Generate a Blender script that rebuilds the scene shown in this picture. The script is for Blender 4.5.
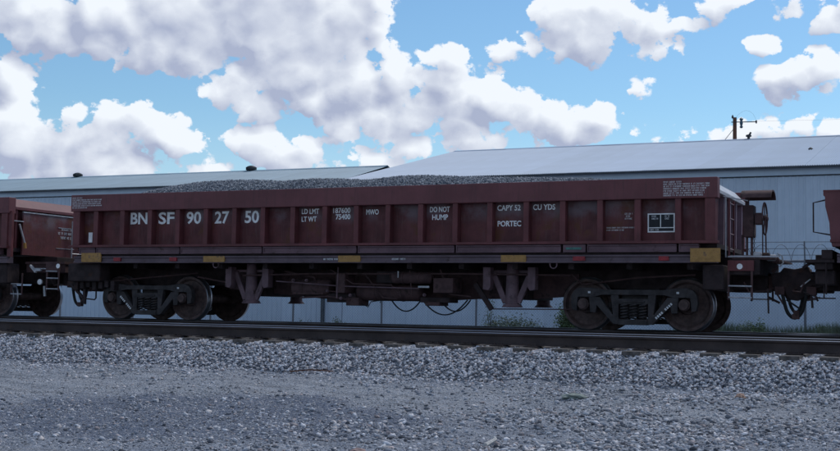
import bpy, bmesh, math, random
import numpy as np
from mathutils import Vector, Matrix, noise as mnoise
random.seed(7); RNG = np.random.default_rng(11)
S = bpy.context.scene; COL = S.collection
for o in list(bpy.data.objects): bpy.data.objects.remove(o)

# ------------------------------------------------------------------ camera
F, YAW, PIT, ROL, CH = 1210.76, 0.4224, 0.067097, 0.016064, 0.358
fwd = Vector((-math.sin(YAW)*math.cos(PIT), math.cos(YAW)*math.cos(PIT), math.sin(PIT)))
r0 = Vector((math.cos(YAW), math.sin(YAW), 0)); u0 = r0.cross(fwd)
rr = r0*math.cos(ROL) + u0*math.sin(ROL); uu = -r0*math.sin(ROL) + u0*math.cos(ROL)
cam = bpy.data.cameras.new('camera'); co = bpy.data.objects.new('camera', cam); COL.objects.link(co)
M = Matrix((rr, uu, -fwd)).transposed().to_4x4(); M.translation = (0, 0, CH); co.matrix_world = M
cam.sensor_width = 36; cam.lens = 36*F/840; cam.clip_start = .1; cam.clip_end = 20000
S.camera = co

# ------------------------------------------------------------------ sun, exposure
SUN_AZ, SUN_EL = math.radians(22), math.radians(52)       # azimuth clockwise from +Y
SD = Vector((math.sin(SUN_AZ)*math.cos(SUN_EL), math.cos(SUN_AZ)*math.cos(SUN_EL), math.sin(SUN_EL)))
sl = bpy.data.lights.new('sun', 'SUN'); sl.energy = 1.25; sl.angle = math.radians(14); sl.color = (1, .97, .93)
so = bpy.data.objects.new('sun', sl); COL.objects.link(so)
so.rotation_euler = SD.to_track_quat('Z', 'Y').to_euler(); so.location = (0, 0, 60)
S.view_settings.view_transform = 'Standard'; S.view_settings.look = 'None'
S.view_settings.exposure = .60; S.view_settings.gamma = 1
S.view_settings.use_curve_mapping = False
SKY_STR = .1; SKY_TINT = (.55, .69, .76); CL_DARK = (2.7, 3.05, 4.1); CL_LIT = (5.9, 6.25, 6.7)

# ------------------------------------------------------------------ sky with clouds (world)
W = bpy.data.worlds.new('World'); S.world = W; W.use_nodes = True
class NB:                                   # tiny node-tree writer
    def __init__(s, nt): s.nt = nt
    def n(s, t, ins=None, **kw):
        nd = s.nt.nodes.new(t)
        for k, v in kw.items(): setattr(nd, k, v)
        for k, v in (ins or {}).items():
            sock = nd.inputs[k]
            if isinstance(v, bpy.types.NodeSocket): s.nt.links.new(v, sock)
            elif v is not None: sock.default_value = v
        return nd
    def m(s, op, a, b=None, c=None, clamp=False):
        i = {0: a}
        if b is not None: i[1] = b
        if c is not None: i[2] = c
        return s.n('ShaderNodeMath', i, operation=op, use_clamp=clamp).outputs[0]
    def v(s, op, a, b=None, c=None, out=0):
        i = {0: a}
        if b is not None: i[1] = b
        if c is not None: i[2] = c
        return s.n('ShaderNodeVectorMath', i, operation=op).outputs[out]
    def ss(s, x, a, b):
        return s.n('ShaderNodeMapRange', {0: x, 1: a, 2: b, 3: 0., 4: 1.}, interpolation_type='SMOOTHSTEP').outputs[0]
    def mix(s, f, a, b, mode='MIX'):
        nd = s.nt.nodes.new('ShaderNodeMix'); nd.data_type = 'RGBA'; nd.blend_type = mode
        for k, v in ((0, f), (6, a), (7, b)):
            if isinstance(v, bpy.types.NodeSocket): s.nt.links.new(v, nd.inputs[k])
            else: nd.inputs[k].default_value = v if k == 0 else (tuple(v)+(1,))[:4]
        return nd.outputs[2]
    def noise(s, vec, scale, detail=4, rough=.5, dist=0., dim='3D'):
        return s.n('ShaderNodeTexNoise', {'Vector': vec, 'Scale': scale, 'Detail': detail, 'Roughness': rough, 'Distortion': dist}, noise_dimensions=dim)

# cumulus banks: azimuth and elevation of each puff with its two radii (radians)
CLOUDS = [(-0.7557, 0.2253, 0.0455, 0.0257), (-0.7174, 0.2147, 0.0387, 0.0261), (-0.6748, 0.2195, 0.0637, 0.0311), (-0.6151, 0.2241, 0.0652, 0.0346), (-0.5502, 0.2362, 0.0664, 0.0395), (-0.482, 0.2323, 0.0351, 0.0319), (-0.5039, 0.2075, 0.0617, 0.0369), (-0.5648, 0.1689, 0.0262, 0.0145), (-0.5367, 0.1918, 0.0497, 0.0274), (-0.4618, 0.1819, 0.05, 0.0244), (-0.5249, 0.2164, 0.0582, 0.0288), (-0.4093, 0.1869, 0.0333, 0.0227), (-0.3658, 0.1678, 0.0398, 0.0228), (-0.3201, 0.1532, 0.0459, 0.0163), (-0.4073, 0.1624, 0.083, 0.0229), (-0.2831, 0.1515, 0.0212, 0.0138), (-0.3655, 0.1448, 0.066, 0.0131), (-0.499, 0.1703, 0.0749, 0.013), (-0.7565, 0.1683, 0.015, 0.0246), (-0.7145, 0.1336, 0.0542, 0.0267), (-0.6681, 0.1344, 0.0491, 0.0239), (-0.6219, 0.1253, 0.0305, 0.0161), (-0.6828, 0.109, 0.0951, 0.0191), (-0.7446, 0.1295, 0.0333, 0.0296), (-0.5803, 0.1359, 0.0114, 0.0073), (-0.554, 0.1295, 0.018, 0.0098), (-0.531, 0.1253, 0.028, 0.0082), (-0.5061, 0.1194, 0.0331, 0.0082), (-0.4801, 0.1422, 0.0075, 0.0057), (-0.4469, 0.1421, 0.0233, 0.0098), (-0.4648, 0.1237, 0.0498, 0.0082), (-0.4193, 0.1311, 0.0332, 0.0099), (-0.3019, 0.2402, 0.0296, 0.0238), (-0.2755, 0.2303, 0.0391, 0.0254), (-0.3083, 0.2211, 0.0378, 0.0128), (-0.2672, 0.2158, 0.0405, 0.0104), (-0.2348, 0.231, 0.0161, 0.0087), (-0.348, 0.2141, 0.0125, 0.0056), (-0.2467, 0.1802, 0.0105, 0.0064), (-0.2075, 0.2302, 0.0112, 0.0039), (-0.1499, 0.2116, 0.007, 0.0039), (-0.1208, 0.1831, 0.0346, 0.0109), (-0.0959, 0.1898, 0.0223, 0.0131), (-0.1593, 0.1743, 0.007, 0.0047), (-0.0795, 0.1829, 0.0264, 0.013), (-0.1789, 0.2432, 0.0235, 0.007), (-0.1167, 0.2462, 0.0377, 0.0107), (-0.088, 0.2369, 0.0223, 0.0091), (-0.1907, 0.1384, 0.0188, 0.0048), (-0.1401, 0.1422, 0.0289, 0.0063), (-0.1059, 0.1444, 0.0239, 0.0062), (-0.0887, 0.14, 0.0192, 0.0078)]
def cloud_field(name, blobs, det):
    """cloud density in a direction; blobs are worked three at a time, one per vector component"""
    g = bpy.data.node_groups.new(name, 'ShaderNodeTree')
    g.interface.new_socket('Direction', in_out='INPUT', socket_type='NodeSocketVector')
    g.interface.new_socket('Density', in_out='OUTPUT', socket_type='NodeSocketFloat'); g.interface.new_socket('Soft', in_out='OUTPUT', socket_type='NodeSocketFloat'); g.interface.new_socket('Plain', in_out='OUTPUT', socket_type='NodeSocketFloat'); g.interface.new_socket('Core', in_out='OUTPUT', socket_type='NodeSocketFloat')
    B = NB(g); gi = g.nodes.new('NodeGroupInput'); go = g.nodes.new('NodeGroupOutput')
    D = B.v('NORMALIZE', gi.outputs[0])
    if blobs:
        sx = B.n('ShaderNodeSeparateXYZ', {0: D})
        az = B.m('ARCTAN2', sx.outputs[0], sx.outputs[1])
        warp = B.noise(D, 11., 1, .5).outputs['Fac']
        az = B.m('ADD', az, B.m('MULTIPLY_ADD', warp, .024, -.012)); el = B.m('ADD', sx.outputs[2], B.m('MULTIPLY_ADD', warp, -.016, .008))
        AZ = B.n('ShaderNodeCombineXYZ', {0: az, 1: az, 2: az}).outputs[0]; EL = B.n('ShaderNodeCombineXYZ', {0: el, 1: el, 2: el}).outputs[0]
        acc = None
        bl = list(blobs)
        while len(bl) % 3: bl.append(bl[-1])
        for i in range(0, len(bl), 3):
            q = bl[i:i+3]; w = [.5*min(t[2], t[3]) for t in q]
            u = B.v('MULTIPLY_ADD', AZ, tuple(1/t[2] for t in q), tuple(-t[0]/t[2] for t in q))
            v = B.v('MULTIPLY_ADD', EL, tuple(1/t[3] for t in q), tuple(-math.sin(t[1])/t[3] for t in q))
            r2 = B.v('MULTIPLY_ADD', v, v, B.v('MULTIPLY', u, u))
            d = B.v('MULTIPLY_ADD', r2, tuple(-x for x in w), tuple(w))
            acc = d if acc is None else B.v('MAXIMUM', acc, d)
        k = B.n('ShaderNodeSeparateXYZ', {0: acc})
        acc = B.m('MAXIMUM', B.m('MAXIMUM', k.outputs[0], k.outputs[1]), k.outputs[2])
    else:
        acc = B.m('MULTIPLY_ADD', B.noise(B.v('MULTIPLY', D, (1, 1, 1.7)), 3.2, 2, .5).outputs[0], .45, -.242)
    DS = B.v('MULTIPLY', D, (1, 1, 1.25))
    n0 = B.noise(DS, 22., 2, .5).outputs[0]
    dd = B.m('ADD', B.m('MULTIPLY_ADD', n0, .044, -.0150), acc)
    if blobs:
        DW = B.v('MULTIPLY_ADD', n0, (.034, .034, .034), D)
        vo = B.n('ShaderNodeTexVoronoi', {'Vector': DW, 'Scale': 34.}, feature='F1').outputs['Distance']
        dd = B.m('ADD', B.m('MULTIPLY_ADD', vo, -.026, dd), .0105)
    g.links.new(B.m('ADD', B.m('MINIMUM', acc, .015), B.m('MULTIPLY', B.m('SUBTRACT', dd, acc), .62)), go.inputs[1])
    g.links.new(dd, go.inputs[2]); g.links.new(acc, go.inputs[3])
    if det:
        n2 = B.noise(DS, 75., det, .62).outputs[0]
        dd = B.m('ADD', B.m('MULTIPLY_ADD', n2, .032, -.016), dd)
        if blobs:
            vo = B.n('ShaderNodeTexVoronoi', {'Vector': B.v('MULTIPLY_ADD', n2, (.012, .012, .012), D), 'Scale': 88.}, feature='F1').outputs['Distance']
            dd = B.m('ADD', B.m('MULTIPLY_ADD', vo, -.011, .0055), dd)
    g.links.new(dd, go.inputs[0]); return g
nt = W.node_tree; nt.nodes.clear(); B = NB(nt)
geo = nt.nodes.new('ShaderNodeTexCoord'); P = geo.outputs['Generated']
sky = B.n('ShaderNodeTexSky', sky_type='NISHITA', sun_disc=False, sun_elevation=SUN_EL, sun_rotation=SUN_AZ, air_density=1.15, dust_density=.2, ozone_density=3.)
skyc = B.mix(1., sky.outputs[0], SKY_TINT, 'MULTIPLY')
skyc = B.mix(B.m('MULTIPLY', B.ss(B.n('ShaderNodeSeparateXYZ', {0: P}).outputs[2], .17, .0), .85), skyc, (3.6, 4.9, 6.2))   # pale air near the horizon
def clouds(field_a, field_b):
    def cd(vec, g, k):
        nd = nt.nodes.new('ShaderNodeGroup'); nd.node_tree = g; nt.links.new(vec, nd.inputs[0]); return nd.outputs[k]
    EPS = .017
    d0 = cd(P, field_a, 0); ds = d0.node.outputs[1]; dd0 = d0.node.outputs[2]; core = B.ss(d0.node.outputs[3], .006, .020); d1 = cd(B.v('ADD', P, tuple(SD*EPS)), field_b, 1)
    slope = B.m('MULTIPLY', B.m('SUBTRACT', ds, d1), 1/EPS)
    fine_ = B.m('MULTIPLY', B.m('SUBTRACT', d0, dd0), 17.)
    alpha = B.ss(B.m('ADD', d0, B.m('MULTIPLY_ADD', B.noise(P, 17., 2, .5).outputs[0], .006, -.003)), -.0012, .0036)
    thick = B.ss(ds, -.004, .015)
    slope = B.m('MULTIPLY', slope, B.m('MULTIPLY_ADD', core, -.62, 1.05))
    lit = B.m('ADD', B.m('ADD', slope, .73), B.m('MULTIPLY', fine_, B.m('MULTIPLY_ADD', core, -.4, 1.)))
    lit = B.m('ADD', lit, B.m('MULTIPLY_ADD', B.noise(B.v('MULTIPLY', P, (1, 1, 1.5)), 9.5, 3, .55).outputs[0], 1.1, -.50))
    lit = B.m('SUBTRACT', lit, B.m('MULTIPLY', thick, .40), clamp=True)
    return B.n('ShaderNodeBackground', {0: B.mix(alpha, skyc, B.mix(lit, CL_DARK, CL_LIT)), 1: SKY_STR}).outputs[0]
fine = cloud_field('cloud_field', CLOUDS, 5); coarse = cloud_field('cloud_field_soft', CLOUDS, 0); rest = cloud_field('cloud_field_rest', None, 2)
sx = B.n('ShaderNodeSeparateXYZ', {0: P}); az = B.m('ARCTAN2', sx.outputs[0], sx.outputs[1])
inside = B.m('MULTIPLY', B.m('MULTIPLY', B.ss(az, -.95, -.80), B.ss(az, .12, -.02)), B.ss(sx.outputs[2], .36, .265))
ms = B.n('ShaderNodeMixShader', {0: inside, 1: clouds(rest, rest), 2: clouds(fine, coarse)})
ow = nt.nodes.new('ShaderNodeOutputWorld'); nt.links.new(ms.outputs[0], ow.inputs[0])

# ------------------------------------------------------------------ materials
def mat(name, col, rough=.8, metal=0., var=.25, vscale=6., rust=None, rust_amt=.0, rust_scale=4., bump=0., bscale=60., streak=None, spec=.3, coord='Object', dustz=None):
    m = bpy.data.materials.new(name); m.use_nodes = True; b = NB(m.node_tree)
    bs = m.node_tree.nodes['Principled BSDF']
    tc = m.node_tree.nodes.new('ShaderNodeTexCoord'); V = tc.outputs[coord]
    nn = b.noise(V, vscale, 6, .6).outputs[0]
    dk = tuple(c*(1-var) for c in col); lt = tuple(min(1, c*(1+var)) for c in col)
    c = b.mix(b.ss(nn, .3, .7), dk, lt)
    if streak:
        st = b.noise(b.v('MULTIPLY', V, (9, 9, .7)), 3., 4, .6).outputs[0]
        c = b.mix(b.m('MULTIPLY', b.ss(st, .5, .72), streak[1]), c, streak[0])
    if rust:
        rn = b.noise(V, rust_scale, 8, .65).outputs[0]
        c = b.mix(b.ss(rn, .62-rust_amt, .74-rust_amt), c, rust)
    if name == 'oxide_paint_panel':              # chalky worn patches high on the pressed panels
        z = b.n('ShaderNodeSeparateXYZ', {0: V}).outputs[2]; w = b.noise(V, 2.1, 5, .6).outputs[0]
        c = b.mix(b.m('MULTIPLY', b.m('MULTIPLY', b.ss(z, 1.86, 2.12), b.ss(w, .40, .66)), .55), c, (.20, .175, .195))
    if name.startswith(('painted_steel', 'galvanised_roof', 'weathered_green')):
        oi = m.node_tree.nodes.new('ShaderNodeObjectInfo'); k = b.m('MULTIPLY_ADD', oi.outputs['Random'], .10, .95)
        c = b.mix(1., c, b.n('ShaderNodeCombineXYZ', {0: k, 1: k, 2: k}).outputs[0], 'MULTIPLY')
    if dustz:                                    # road dust that settled low on the thing
        z = b.n('ShaderNodeSeparateXYZ', {0: V}).outputs[2]
        c = b.mix(b.m('MULTIPLY', b.ss(z, dustz[1], dustz[0]), b.ss(nn, .2, .8)), c, dustz[2])
    m.node_tree.links.new(c, bs.inputs['Base Color'])
    bs.inputs['Roughness'].default_value = rough; bs.inputs['Metallic'].default_value = metal
    bs.inputs['Specular IOR Level'].default_value = spec
    if bump:
        bn = b.n('ShaderNodeBump', {'Height': b.noise(V, bscale, 5, .6).outputs[0], 'Distance': bump, 'Strength': .7})
        m.node_tree.links.new(bn.outputs[0], bs.inputs['Normal'])
    return m
def attr_mat(name, ramp, rough=.85, vscale=40):
    m = bpy.data.materials.new(name); m.use_nodes = True; b = NB(m.node_tree)
    bs = m.node_tree.nodes['Principled BSDF']
    a = b.n('ShaderNodeAttribute', attribute_name='rnd')
    cr = m.node_tree.nodes.new('ShaderNodeValToRGB'); m.node_tree.links.new(a.outputs['Fac'], cr.inputs[0])
    e = cr.color_ramp.elements
    while len(e) > 1: e.remove(e[-1])
    e[0].position = ramp[0][0]; e[0].color = (*ramp[0][1], 1)
    for p, c in ramp[1:]:
        x = e.new(p); x.color = (*c, 1)
    tc = m.node_tree.nodes.new('ShaderNodeTexCoord')
    nn = b.noise(tc.outputs['Object'], vscale, 4, .6).outputs[0]
    c = b.mix(b.m('MULTIPLY', b.ss(nn, .35, .7), .45), cr.outputs[0], (.10, .10, .10))
    m.node_tree.links.new(c, bs.inputs['Base Color']); bs.inputs['Roughness'].default_value = rough
    bs.inputs['Specular IOR Level'].default_value = .25
    return m
MT = {
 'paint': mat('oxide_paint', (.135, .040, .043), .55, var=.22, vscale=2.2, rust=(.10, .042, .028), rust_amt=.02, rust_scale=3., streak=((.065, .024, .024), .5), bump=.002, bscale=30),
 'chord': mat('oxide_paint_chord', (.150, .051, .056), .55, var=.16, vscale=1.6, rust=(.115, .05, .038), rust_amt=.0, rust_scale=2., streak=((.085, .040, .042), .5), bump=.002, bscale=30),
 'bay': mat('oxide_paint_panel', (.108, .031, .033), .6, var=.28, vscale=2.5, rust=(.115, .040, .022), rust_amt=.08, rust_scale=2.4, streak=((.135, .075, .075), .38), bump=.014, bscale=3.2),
 'sill': mat('dusty_sill', (.125, .090, .105), .7, var=.2, vscale=3, rust=(.05, .028, .025), rust_amt=.05, bump=.001),
 'beam': mat('dusty_beam', (.135, .080, .092), .7, var=.2, vscale=3, rust=(.05, .028, .025), rust_amt=.03, bump=.001),
 'under': mat('underframe_grime', (.034, .023, .024), .85, var=.4, vscale=5, rust=(.055, .026, .018), rust_amt=.04, bump=.003),
 'under2': mat('underframe_oxide', (.080, .044, .044), .8, var=.35, vscale=4, rust=(.035, .022, .02), rust_amt=.08, bump=.002),
 'post': mat('cylinder_oxide', (.150, .095, .108), .7, var=.25, vscale=5, rust=(.05, .03, .028), rust_amt=.06),
 'truck': mat('truck_casting', (.048, .042, .043), .8, var=.35, vscale=8, rust=(.06, .035, .025), rust_amt=.02, bump=.004, bscale=50),
 'wheel': mat('wheel_steel', (.080, .052, .048), .75, var=.4, vscale=9, rust=(.06, .032, .024), rust_amt=.05, bump=.002),
 'tread': mat('worn_tread', (.34, .34, .36), .32, metal=.9, var=.2, vscale=6),
 'railrust': mat('rail_rust', (.048, .036, .034), .8, var=.3, vscale=2.5, rust=(.07, .042, .03), rust_amt=.02, bump=.001, bscale=80),
 'railtop': mat('rail_running_surface', (.42, .43, .46), .30, metal=.95, var=.2, vscale=1.3),
 'tie': mat('creosoted_timber', (.10, .09, .085), .9, var=.45, vscale=14, rust=(.11, .095, .085), rust_amt=.06, bump=.006, bscale=30),
 'white': mat('stencil_white', (.88, .88, .88), .7, var=.12, vscale=9, rust=(.30, .26, .26), rust_amt=-.02, rust_scale=20),
 'whiteworn': mat('stencil_white_worn', (.66, .66, .67), .75, var=.2, vscale=30),
 'black': mat('stencil_black', (.012, .014, .020), .5),
 'yellow': mat('reflective_yellow', (.37, .20, .06), .5, var=.2, vscale=12, rust=(.17, .10, .06), rust_amt=.07, rust_scale=12),
 'red': mat('reflector_red', (.26, .022, .030), .4, var=.3, vscale=14),
 'green': mat('tag_green', (.06, .16, .14), .5, var=.3, vscale=20),
 'rubber': mat('hose_rubber', (.014, .014, .015), .6, var=.3, vscale=10),
 'bare': mat('bare_steel', (.40, .40, .42), .5, metal=.4, var=.2, vscale=10, rust=(.14, .09, .07), rust_amt=-.02, rust_scale=12),
 'endpaint': mat('skylit_end_sheet', (.24, .16, .19), .6, var=.2, vscale=2, rust=(.10, .045, .045), rust_amt=.04, rust_scale=4),  # maroon made paler: skylight on the end is put into the colour
 'endcap': mat('skylit_end_cap', (.42, .42, .44), .45, var=.15, vscale=3, rust=(.30, .26, .27), rust_amt=.05),  # bright sky on the tilted cap, painted as pale grey
 'wall': mat('painted_steel_wall', (.50, .575, .66), .6, var=.05, vscale=.8, streak=((.40, .48, .58), .35), spec=.3),
 'flash': mat('painted_steel_flashing', (.50, .59, .68), .55, var=.06, vscale=.8),
 'seam': mat('dark_gap', (.06, .07, .08), .8),
 'roof': mat('galvanised_roof', (.30, .385, .50), .55, var=.06, vscale=.35, rust=(.27, .35, .46), rust_amt=.05, rust_scale=.3, spec=.4),
 'roofold': mat('weathered_green_roof', (.21, .305, .37), .6, var=.10, vscale=.35, rust=(.33, .42, .47), rust_amt=-.03, rust_scale=.5, spec=.35),
 'vent': mat('vent_sheet', (.05, .055, .06), .6, var=.3, vscale=8),
 'galv': mat('galvanised_tube', (.15, .165, .19), .5, metal=.3, var=.15, vscale=6),
 'wire': mat('galvanised_wire', (.16, .17, .19), .5, metal=.3, var=.1, vscale=6),
 'wood': mat('weathered_pole', (.13, .065, .045), .9, var=.3, vscale=5, bump=.004, bscale=20),
 'insul': mat('insulator', (.05, .10, .13), .35, var=.2),
 'leaf': mat('weed_leaf', (.075, .115, .055), .7, var=.4, vscale=4, spec=.2),
 'leafdry': mat('weed_leaf_dusty', (.11, .14, .10), .75, var=.35, vscale=4, spec=.2),
 'stem': mat('weed_stem', (.07, .06, .04), .9, var=.3),
}
STONE = [(0, (.085, .095, .115)), (.14, (.18, .19, .215)), (.32, (.32, .335, .365)), (.52, (.46, .475, .50)), (.68, (.62, .625, .64)), (.78, (.52, .47, .43)), (.88, (.76, .76, .77)), (.95, (.44, .36, .33)), (1, (.26, .24, .24))]
STONE = [(p, (min(.85, c[0]*1.06), min(.85, c[1]*1.07), min(.88, c[2]*1.12))) for p, c in STONE]
MT['ballast'] = attr_mat('ballast_stone', STONE)
MT['gravel'] = attr_mat('small_gravel', [(p, tuple(x*(.62 if p < .5 else .9) for x in c)) for p, c in STONE])
MT['loadstone'] = attr_mat('crushed_load_stone', [(0, (.055, .068, .09)), (.4, (.115, .135, .17)), (.8, (.28, .30, .335)), (1, (.42, .44, .47))])

# ------------------------------------------------------------------ helpers
def tag(o, label=None, cat=None, group=None, kind=None):
    if label: o['label'] = label
    if cat: o['category'] = cat
    if group: o['group'] = group
    if kind: o['kind'] = kind
    return o
ORG = {}                                         # world origin of each empty / part
def empty(name, loc, label, cat, group=None):
    o = bpy.data.objects.new(name, None); COL.objects.link(o); o.location = loc; o.empty_display_size = .3
    ORG[o.name] = Vector(loc); return tag(o, label, cat, group)
class MB:
    """collects shapes in world coordinates and links them as ONE mesh object"""
    def __init__(s): s.v = []; s.f = []; s.mi = []
    def add(s, vs, fs, mi=0):
        b = len(s.v); s.v += [tuple(v) for v in vs]; s.f += [tuple(b+i for i in f) for f in fs]; s.mi += [mi]*len(fs)
    def box(s, x0, x1, y0, y1, z0, z1, mi=0):
        s.add([(x, y, z) for x in (x0, x1) for y in (y0, y1) for z in (z0, z1)],
              [(0, 1, 3, 2), (4, 6, 7, 5), (0, 4, 5, 1), (2, 3, 7, 6), (0, 2, 6, 4), (1, 5, 7, 3)], mi); return s
    def prism(s, pts, a0, a1, axis='y', mi=0):    # 2-D outline extruded along an axis
        n = len(pts)
        def P(p, a): return (p[0], a, p[1]) if axis == 'y' else ((a, p[0], p[1]) if axis == 'x' else (p[0], p[1], a))
        s.add([P(p, a0) for p in pts]+[P(p, a1) for p in pts],
              [tuple(range(n))[::-1], tuple(range(n, 2*n))]+[(i, (i+1) % n, n+(i+1) % n, n+i) for i in range(n)], mi); return s
    def bar(s, a, b, w, h=None, mi=0, up=(0, 0, 1)):
        a = Vector(a); b = Vector(b); d = (b-a).normalized(); h = h or w
        u = Vector(up); u = u if abs(d.dot(u)) < .95 else Vector((0, 1, 0))
        x = d.cross(u).normalized()*w/2; y = x.cross(d).normalized()*h/2
        vs = [p+i*x+j*y for p in (a, b) for i, j in ((-1, -1), (1, -1), (1, 1), (-1, 1))]
        s.add(vs, [(3, 2, 1, 0), (4, 5, 6, 7)]+[(i, (i+1) % 4, 4+(i+1) % 4, 4+i) for i in range(4)], mi); return s
    def tube(s, pts, r, n=8, mi=0, r2=None, cap=True):
        pts = [Vector(p) for p in pts]; rings = []
        N = len(pts); prev = None
        for i, p in enumerate(pts):
            d = (pts[min(i+1, N-1)]-pts[max(i-1, 0)]).normalized()
            if prev is None:
                u = Vector((0, 0, 1)) if abs(d.z) < .9 else Vector((0, 1, 0)); x = d.cross(u).normalized()
            else: x = (prev-d*prev.dot(d)).normalized()
            prev = x; y = d.cross(x); rad = r if r2 is None else r+(r2-r)*i/(N-1)
            rings.append([p+x*math.cos(2*math.pi*k/n)*rad+y*math.sin(2*math.pi*k/n)*rad for k in range(n)])
        vs = [v for q in rings for v in q]; fs = []
        for i in range(N-1):
            for k in range(n): fs.append((i*n+k, i*n+(k+1) % n, (i+1)*n+(k+1) % n, (i+1)*n+k))
        if cap: fs += [tuple(range(n))[::-1], tuple((N-1)*n+k for k in range(n))]
        s.add(vs, fs, mi); return s
    def lathe(s, prof, c, axis='y', n=40, mis=None):   # profile (offset along axis, radius)
        c = Vector(c); vs = []; fs = []; mi = []
        for a, r in prof:
            for k in range(n):
                t = 2*math.pi*k/n
                if axis == 'y': vs.append(c+Vector((r*math.cos(t), a, r*math.sin(t))))
                elif axis == 'x': vs.append(c+Vector((a, r*math.cos(t), r*math.sin(t))))
                else: vs.append(c+Vector((r*math.cos(t), r*math.sin(t), a)))
        b = len(s.v); s.v += [tuple(v) for v in vs]
        for i in range(len(prof)-1):
            for k in range(n):
                s.f.append((b+i*n+k, b+i*n+(k+1) % n, b+(i+1)*n+(k+1) % n, b+(i+1)*n+k)); s.mi.append(mis[i] if mis else 0)
        s.f.append(tuple(b+k for k in range(n))[::-1]); s.mi.append(mis[0] if mis else 0)
        s.f.append(tuple(b+(len(prof)-1)*n+k for k in range(n))); s.mi.append(mis[-1] if mis else 0)
        return s
    def torus(s, c, R, r, axis='x', n=28, m=6, mi=0, a0=0, a1=2*math.pi):
        pts = []
        for k in range(n+1):
            t = a0+(a1-a0)*k/n; q = (math.cos(t)*R, math.sin(t)*R)
            pts.append(Vector(c)+(Vector((0, q[0], q[1])) if axis == 'x' else (Vector((q[0], 0, q[1])) if axis == 'y' else Vector((q[0], q[1], 0)))))
        return s.tube(pts, r, m, mi)
    def build(s, name, mats, parent=None, smooth=False, bevel=0, loc=None):
        me = bpy.data.meshes.new(name)
        org = Vector(loc) if loc is not None else (ORG[parent.name] if parent else Vector((0, 0, 0)))
        vs = np.array(s.v, dtype=np.float32)-np.array(org, dtype=np.float32)
        me.from_pydata(vs.tolist(), [], s.f)
        if not isinstance(mats, (list, tuple)): mats = [mats]
        for m in mats: me.materials.append(MT[m])
        me.polygons.foreach_set('material_index', s.mi)
        bm = bmesh.new(); bm.from_mesh(me); bmesh.ops.recalc_face_normals(bm, faces=bm.faces); bm.to_mesh(me); bm.free()
        o = bpy.data.objects.new(name, me); COL.objects.link(o)
        if parent:
            o.parent = parent; o.location = org-ORG[parent.name]
        elif loc is not None: o.location = loc
        ORG[o.name] = org
        if smooth:
            me.polygons.foreach_set('use_smooth', [True]*len(me.polygons))
            try: me.set_sharp_from_angle(angle=math.radians(38))
            except Exception: pass
        if bevel:
            md = o.modifiers.new('bevel', 'BEVEL'); md.width = bevel; md.segments = 2; md.limit_method = 'ANGLE'
        return o
def copy_tree(o, parent=None, off=(0, 0, 0)):
    c = o.copy(); COL.objects.link(c)
    if parent is not None: c.parent = parent; c.matrix_parent_inverse = o.matrix_parent_inverse
    c.location = o.location+Vector(off); ORG[c.name] = ORG[o.name]+Vector(off)
    for ch in list(o.children):
        k = copy_tree(ch, c)
        ORG[k.name] = ORG[ch.name]+Vector(off)
    return c
def fast_mesh(name, V, T, material, rnd=None, polys=3):
    """numpy triangles to mesh"""
    me = bpy.data.meshes.new(name); nv, nf = len(V), len(T)
    me.vertices.add(nv); me.vertices.foreach_set('co', V.astype(np.float32).ravel())
    me.loops.add(nf*3); me.loops.foreach_set('vertex_index', T.astype(np.int32).ravel())
    me.polygons.add(nf); me.polygons.foreach_set('loop_start', np.arange(0, nf*3, 3, dtype=np.int32))
    me.polygons.foreach_set('loop_total', np.full(nf, 3, dtype=np.int32))
    me.update(); me.validate()
    if rnd is not None:
        a = me.attributes.new('rnd', 'FLOAT', 'POINT'); a.data.foreach_set('value', rnd.astype(np.float32))
    me.materials.append(MT[material])
    o = bpy.data.objects.new(name, me); COL.objects.link(o); return o

# ------------------------------------------------------------------ ground
PROF = [(-400, -1.2), (0, -1.12), (6, -1.02), (9, -.94), (11.5, -.86), (13.2, -.77), (14.6, -.68), (15.25, -.60), (15.95, -.28), (16.2, -.238), (16.5, -.222), (18.5, -.215), (18.8, -.25),
        (19.6, -.34), (20.3, -.24), (20.6, -.215), (22.9, -.215), (23.3, -.26), (24.3, -.55), (26, -.66), (3000, -.66)]
PY = np.array([p[0] for p in PROF]); PZ = np.array([p[1] for p in PROF])
def gz(x, y):
    z = np.interp(y, PY, PZ)
    w = np.clip((15.4-y)/1.0, 0, 1)
    z = z + w*(.030*np.sin(x*.9+y*.7)+.022*np.sin(x*2.3-y*1.7+1.3)+.012*np.sin(x*5.1+y*3.9)) \
          - .05*np.exp(-((y-13.9-.10*np.sin(x*.3))/.38)**2)*w + .03*np.exp(-((y-13.2)/.4)**2)*w
    z = z + .028*np.exp(-((y-15.1)/.5)**2)*np.sin(x*3.1+np.sin(x*1.3)*2)
    return z
def grid(name, xs, ys, material, label=None):
    X, Y = np.meshgrid(xs, ys); Z = gz(X, Y)
    near = (X > -22) & (X < 4) & (Y > 8) & (Y < 16.4)
    Z = Z + near*RNG.normal(0, .004, X.shape)
    V = np.stack([X, Y, Z], -1).reshape(-1, 3); nx, ny = len(xs), len(ys)
    i, j = np.meshgrid(np.arange(nx-1), np.arange(ny-1)); a = (j*nx+i).ravel()
    T = np.concatenate([np.stack([a, a+1, a+nx+1], -1), np.stack([a, a+nx+1, a+nx], -1)])
    o = fast_mesh(name, V, T, material); o.data.polygons.foreach_set('use_smooth', np.ones(len(T), dtype=bool)); return o
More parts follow.
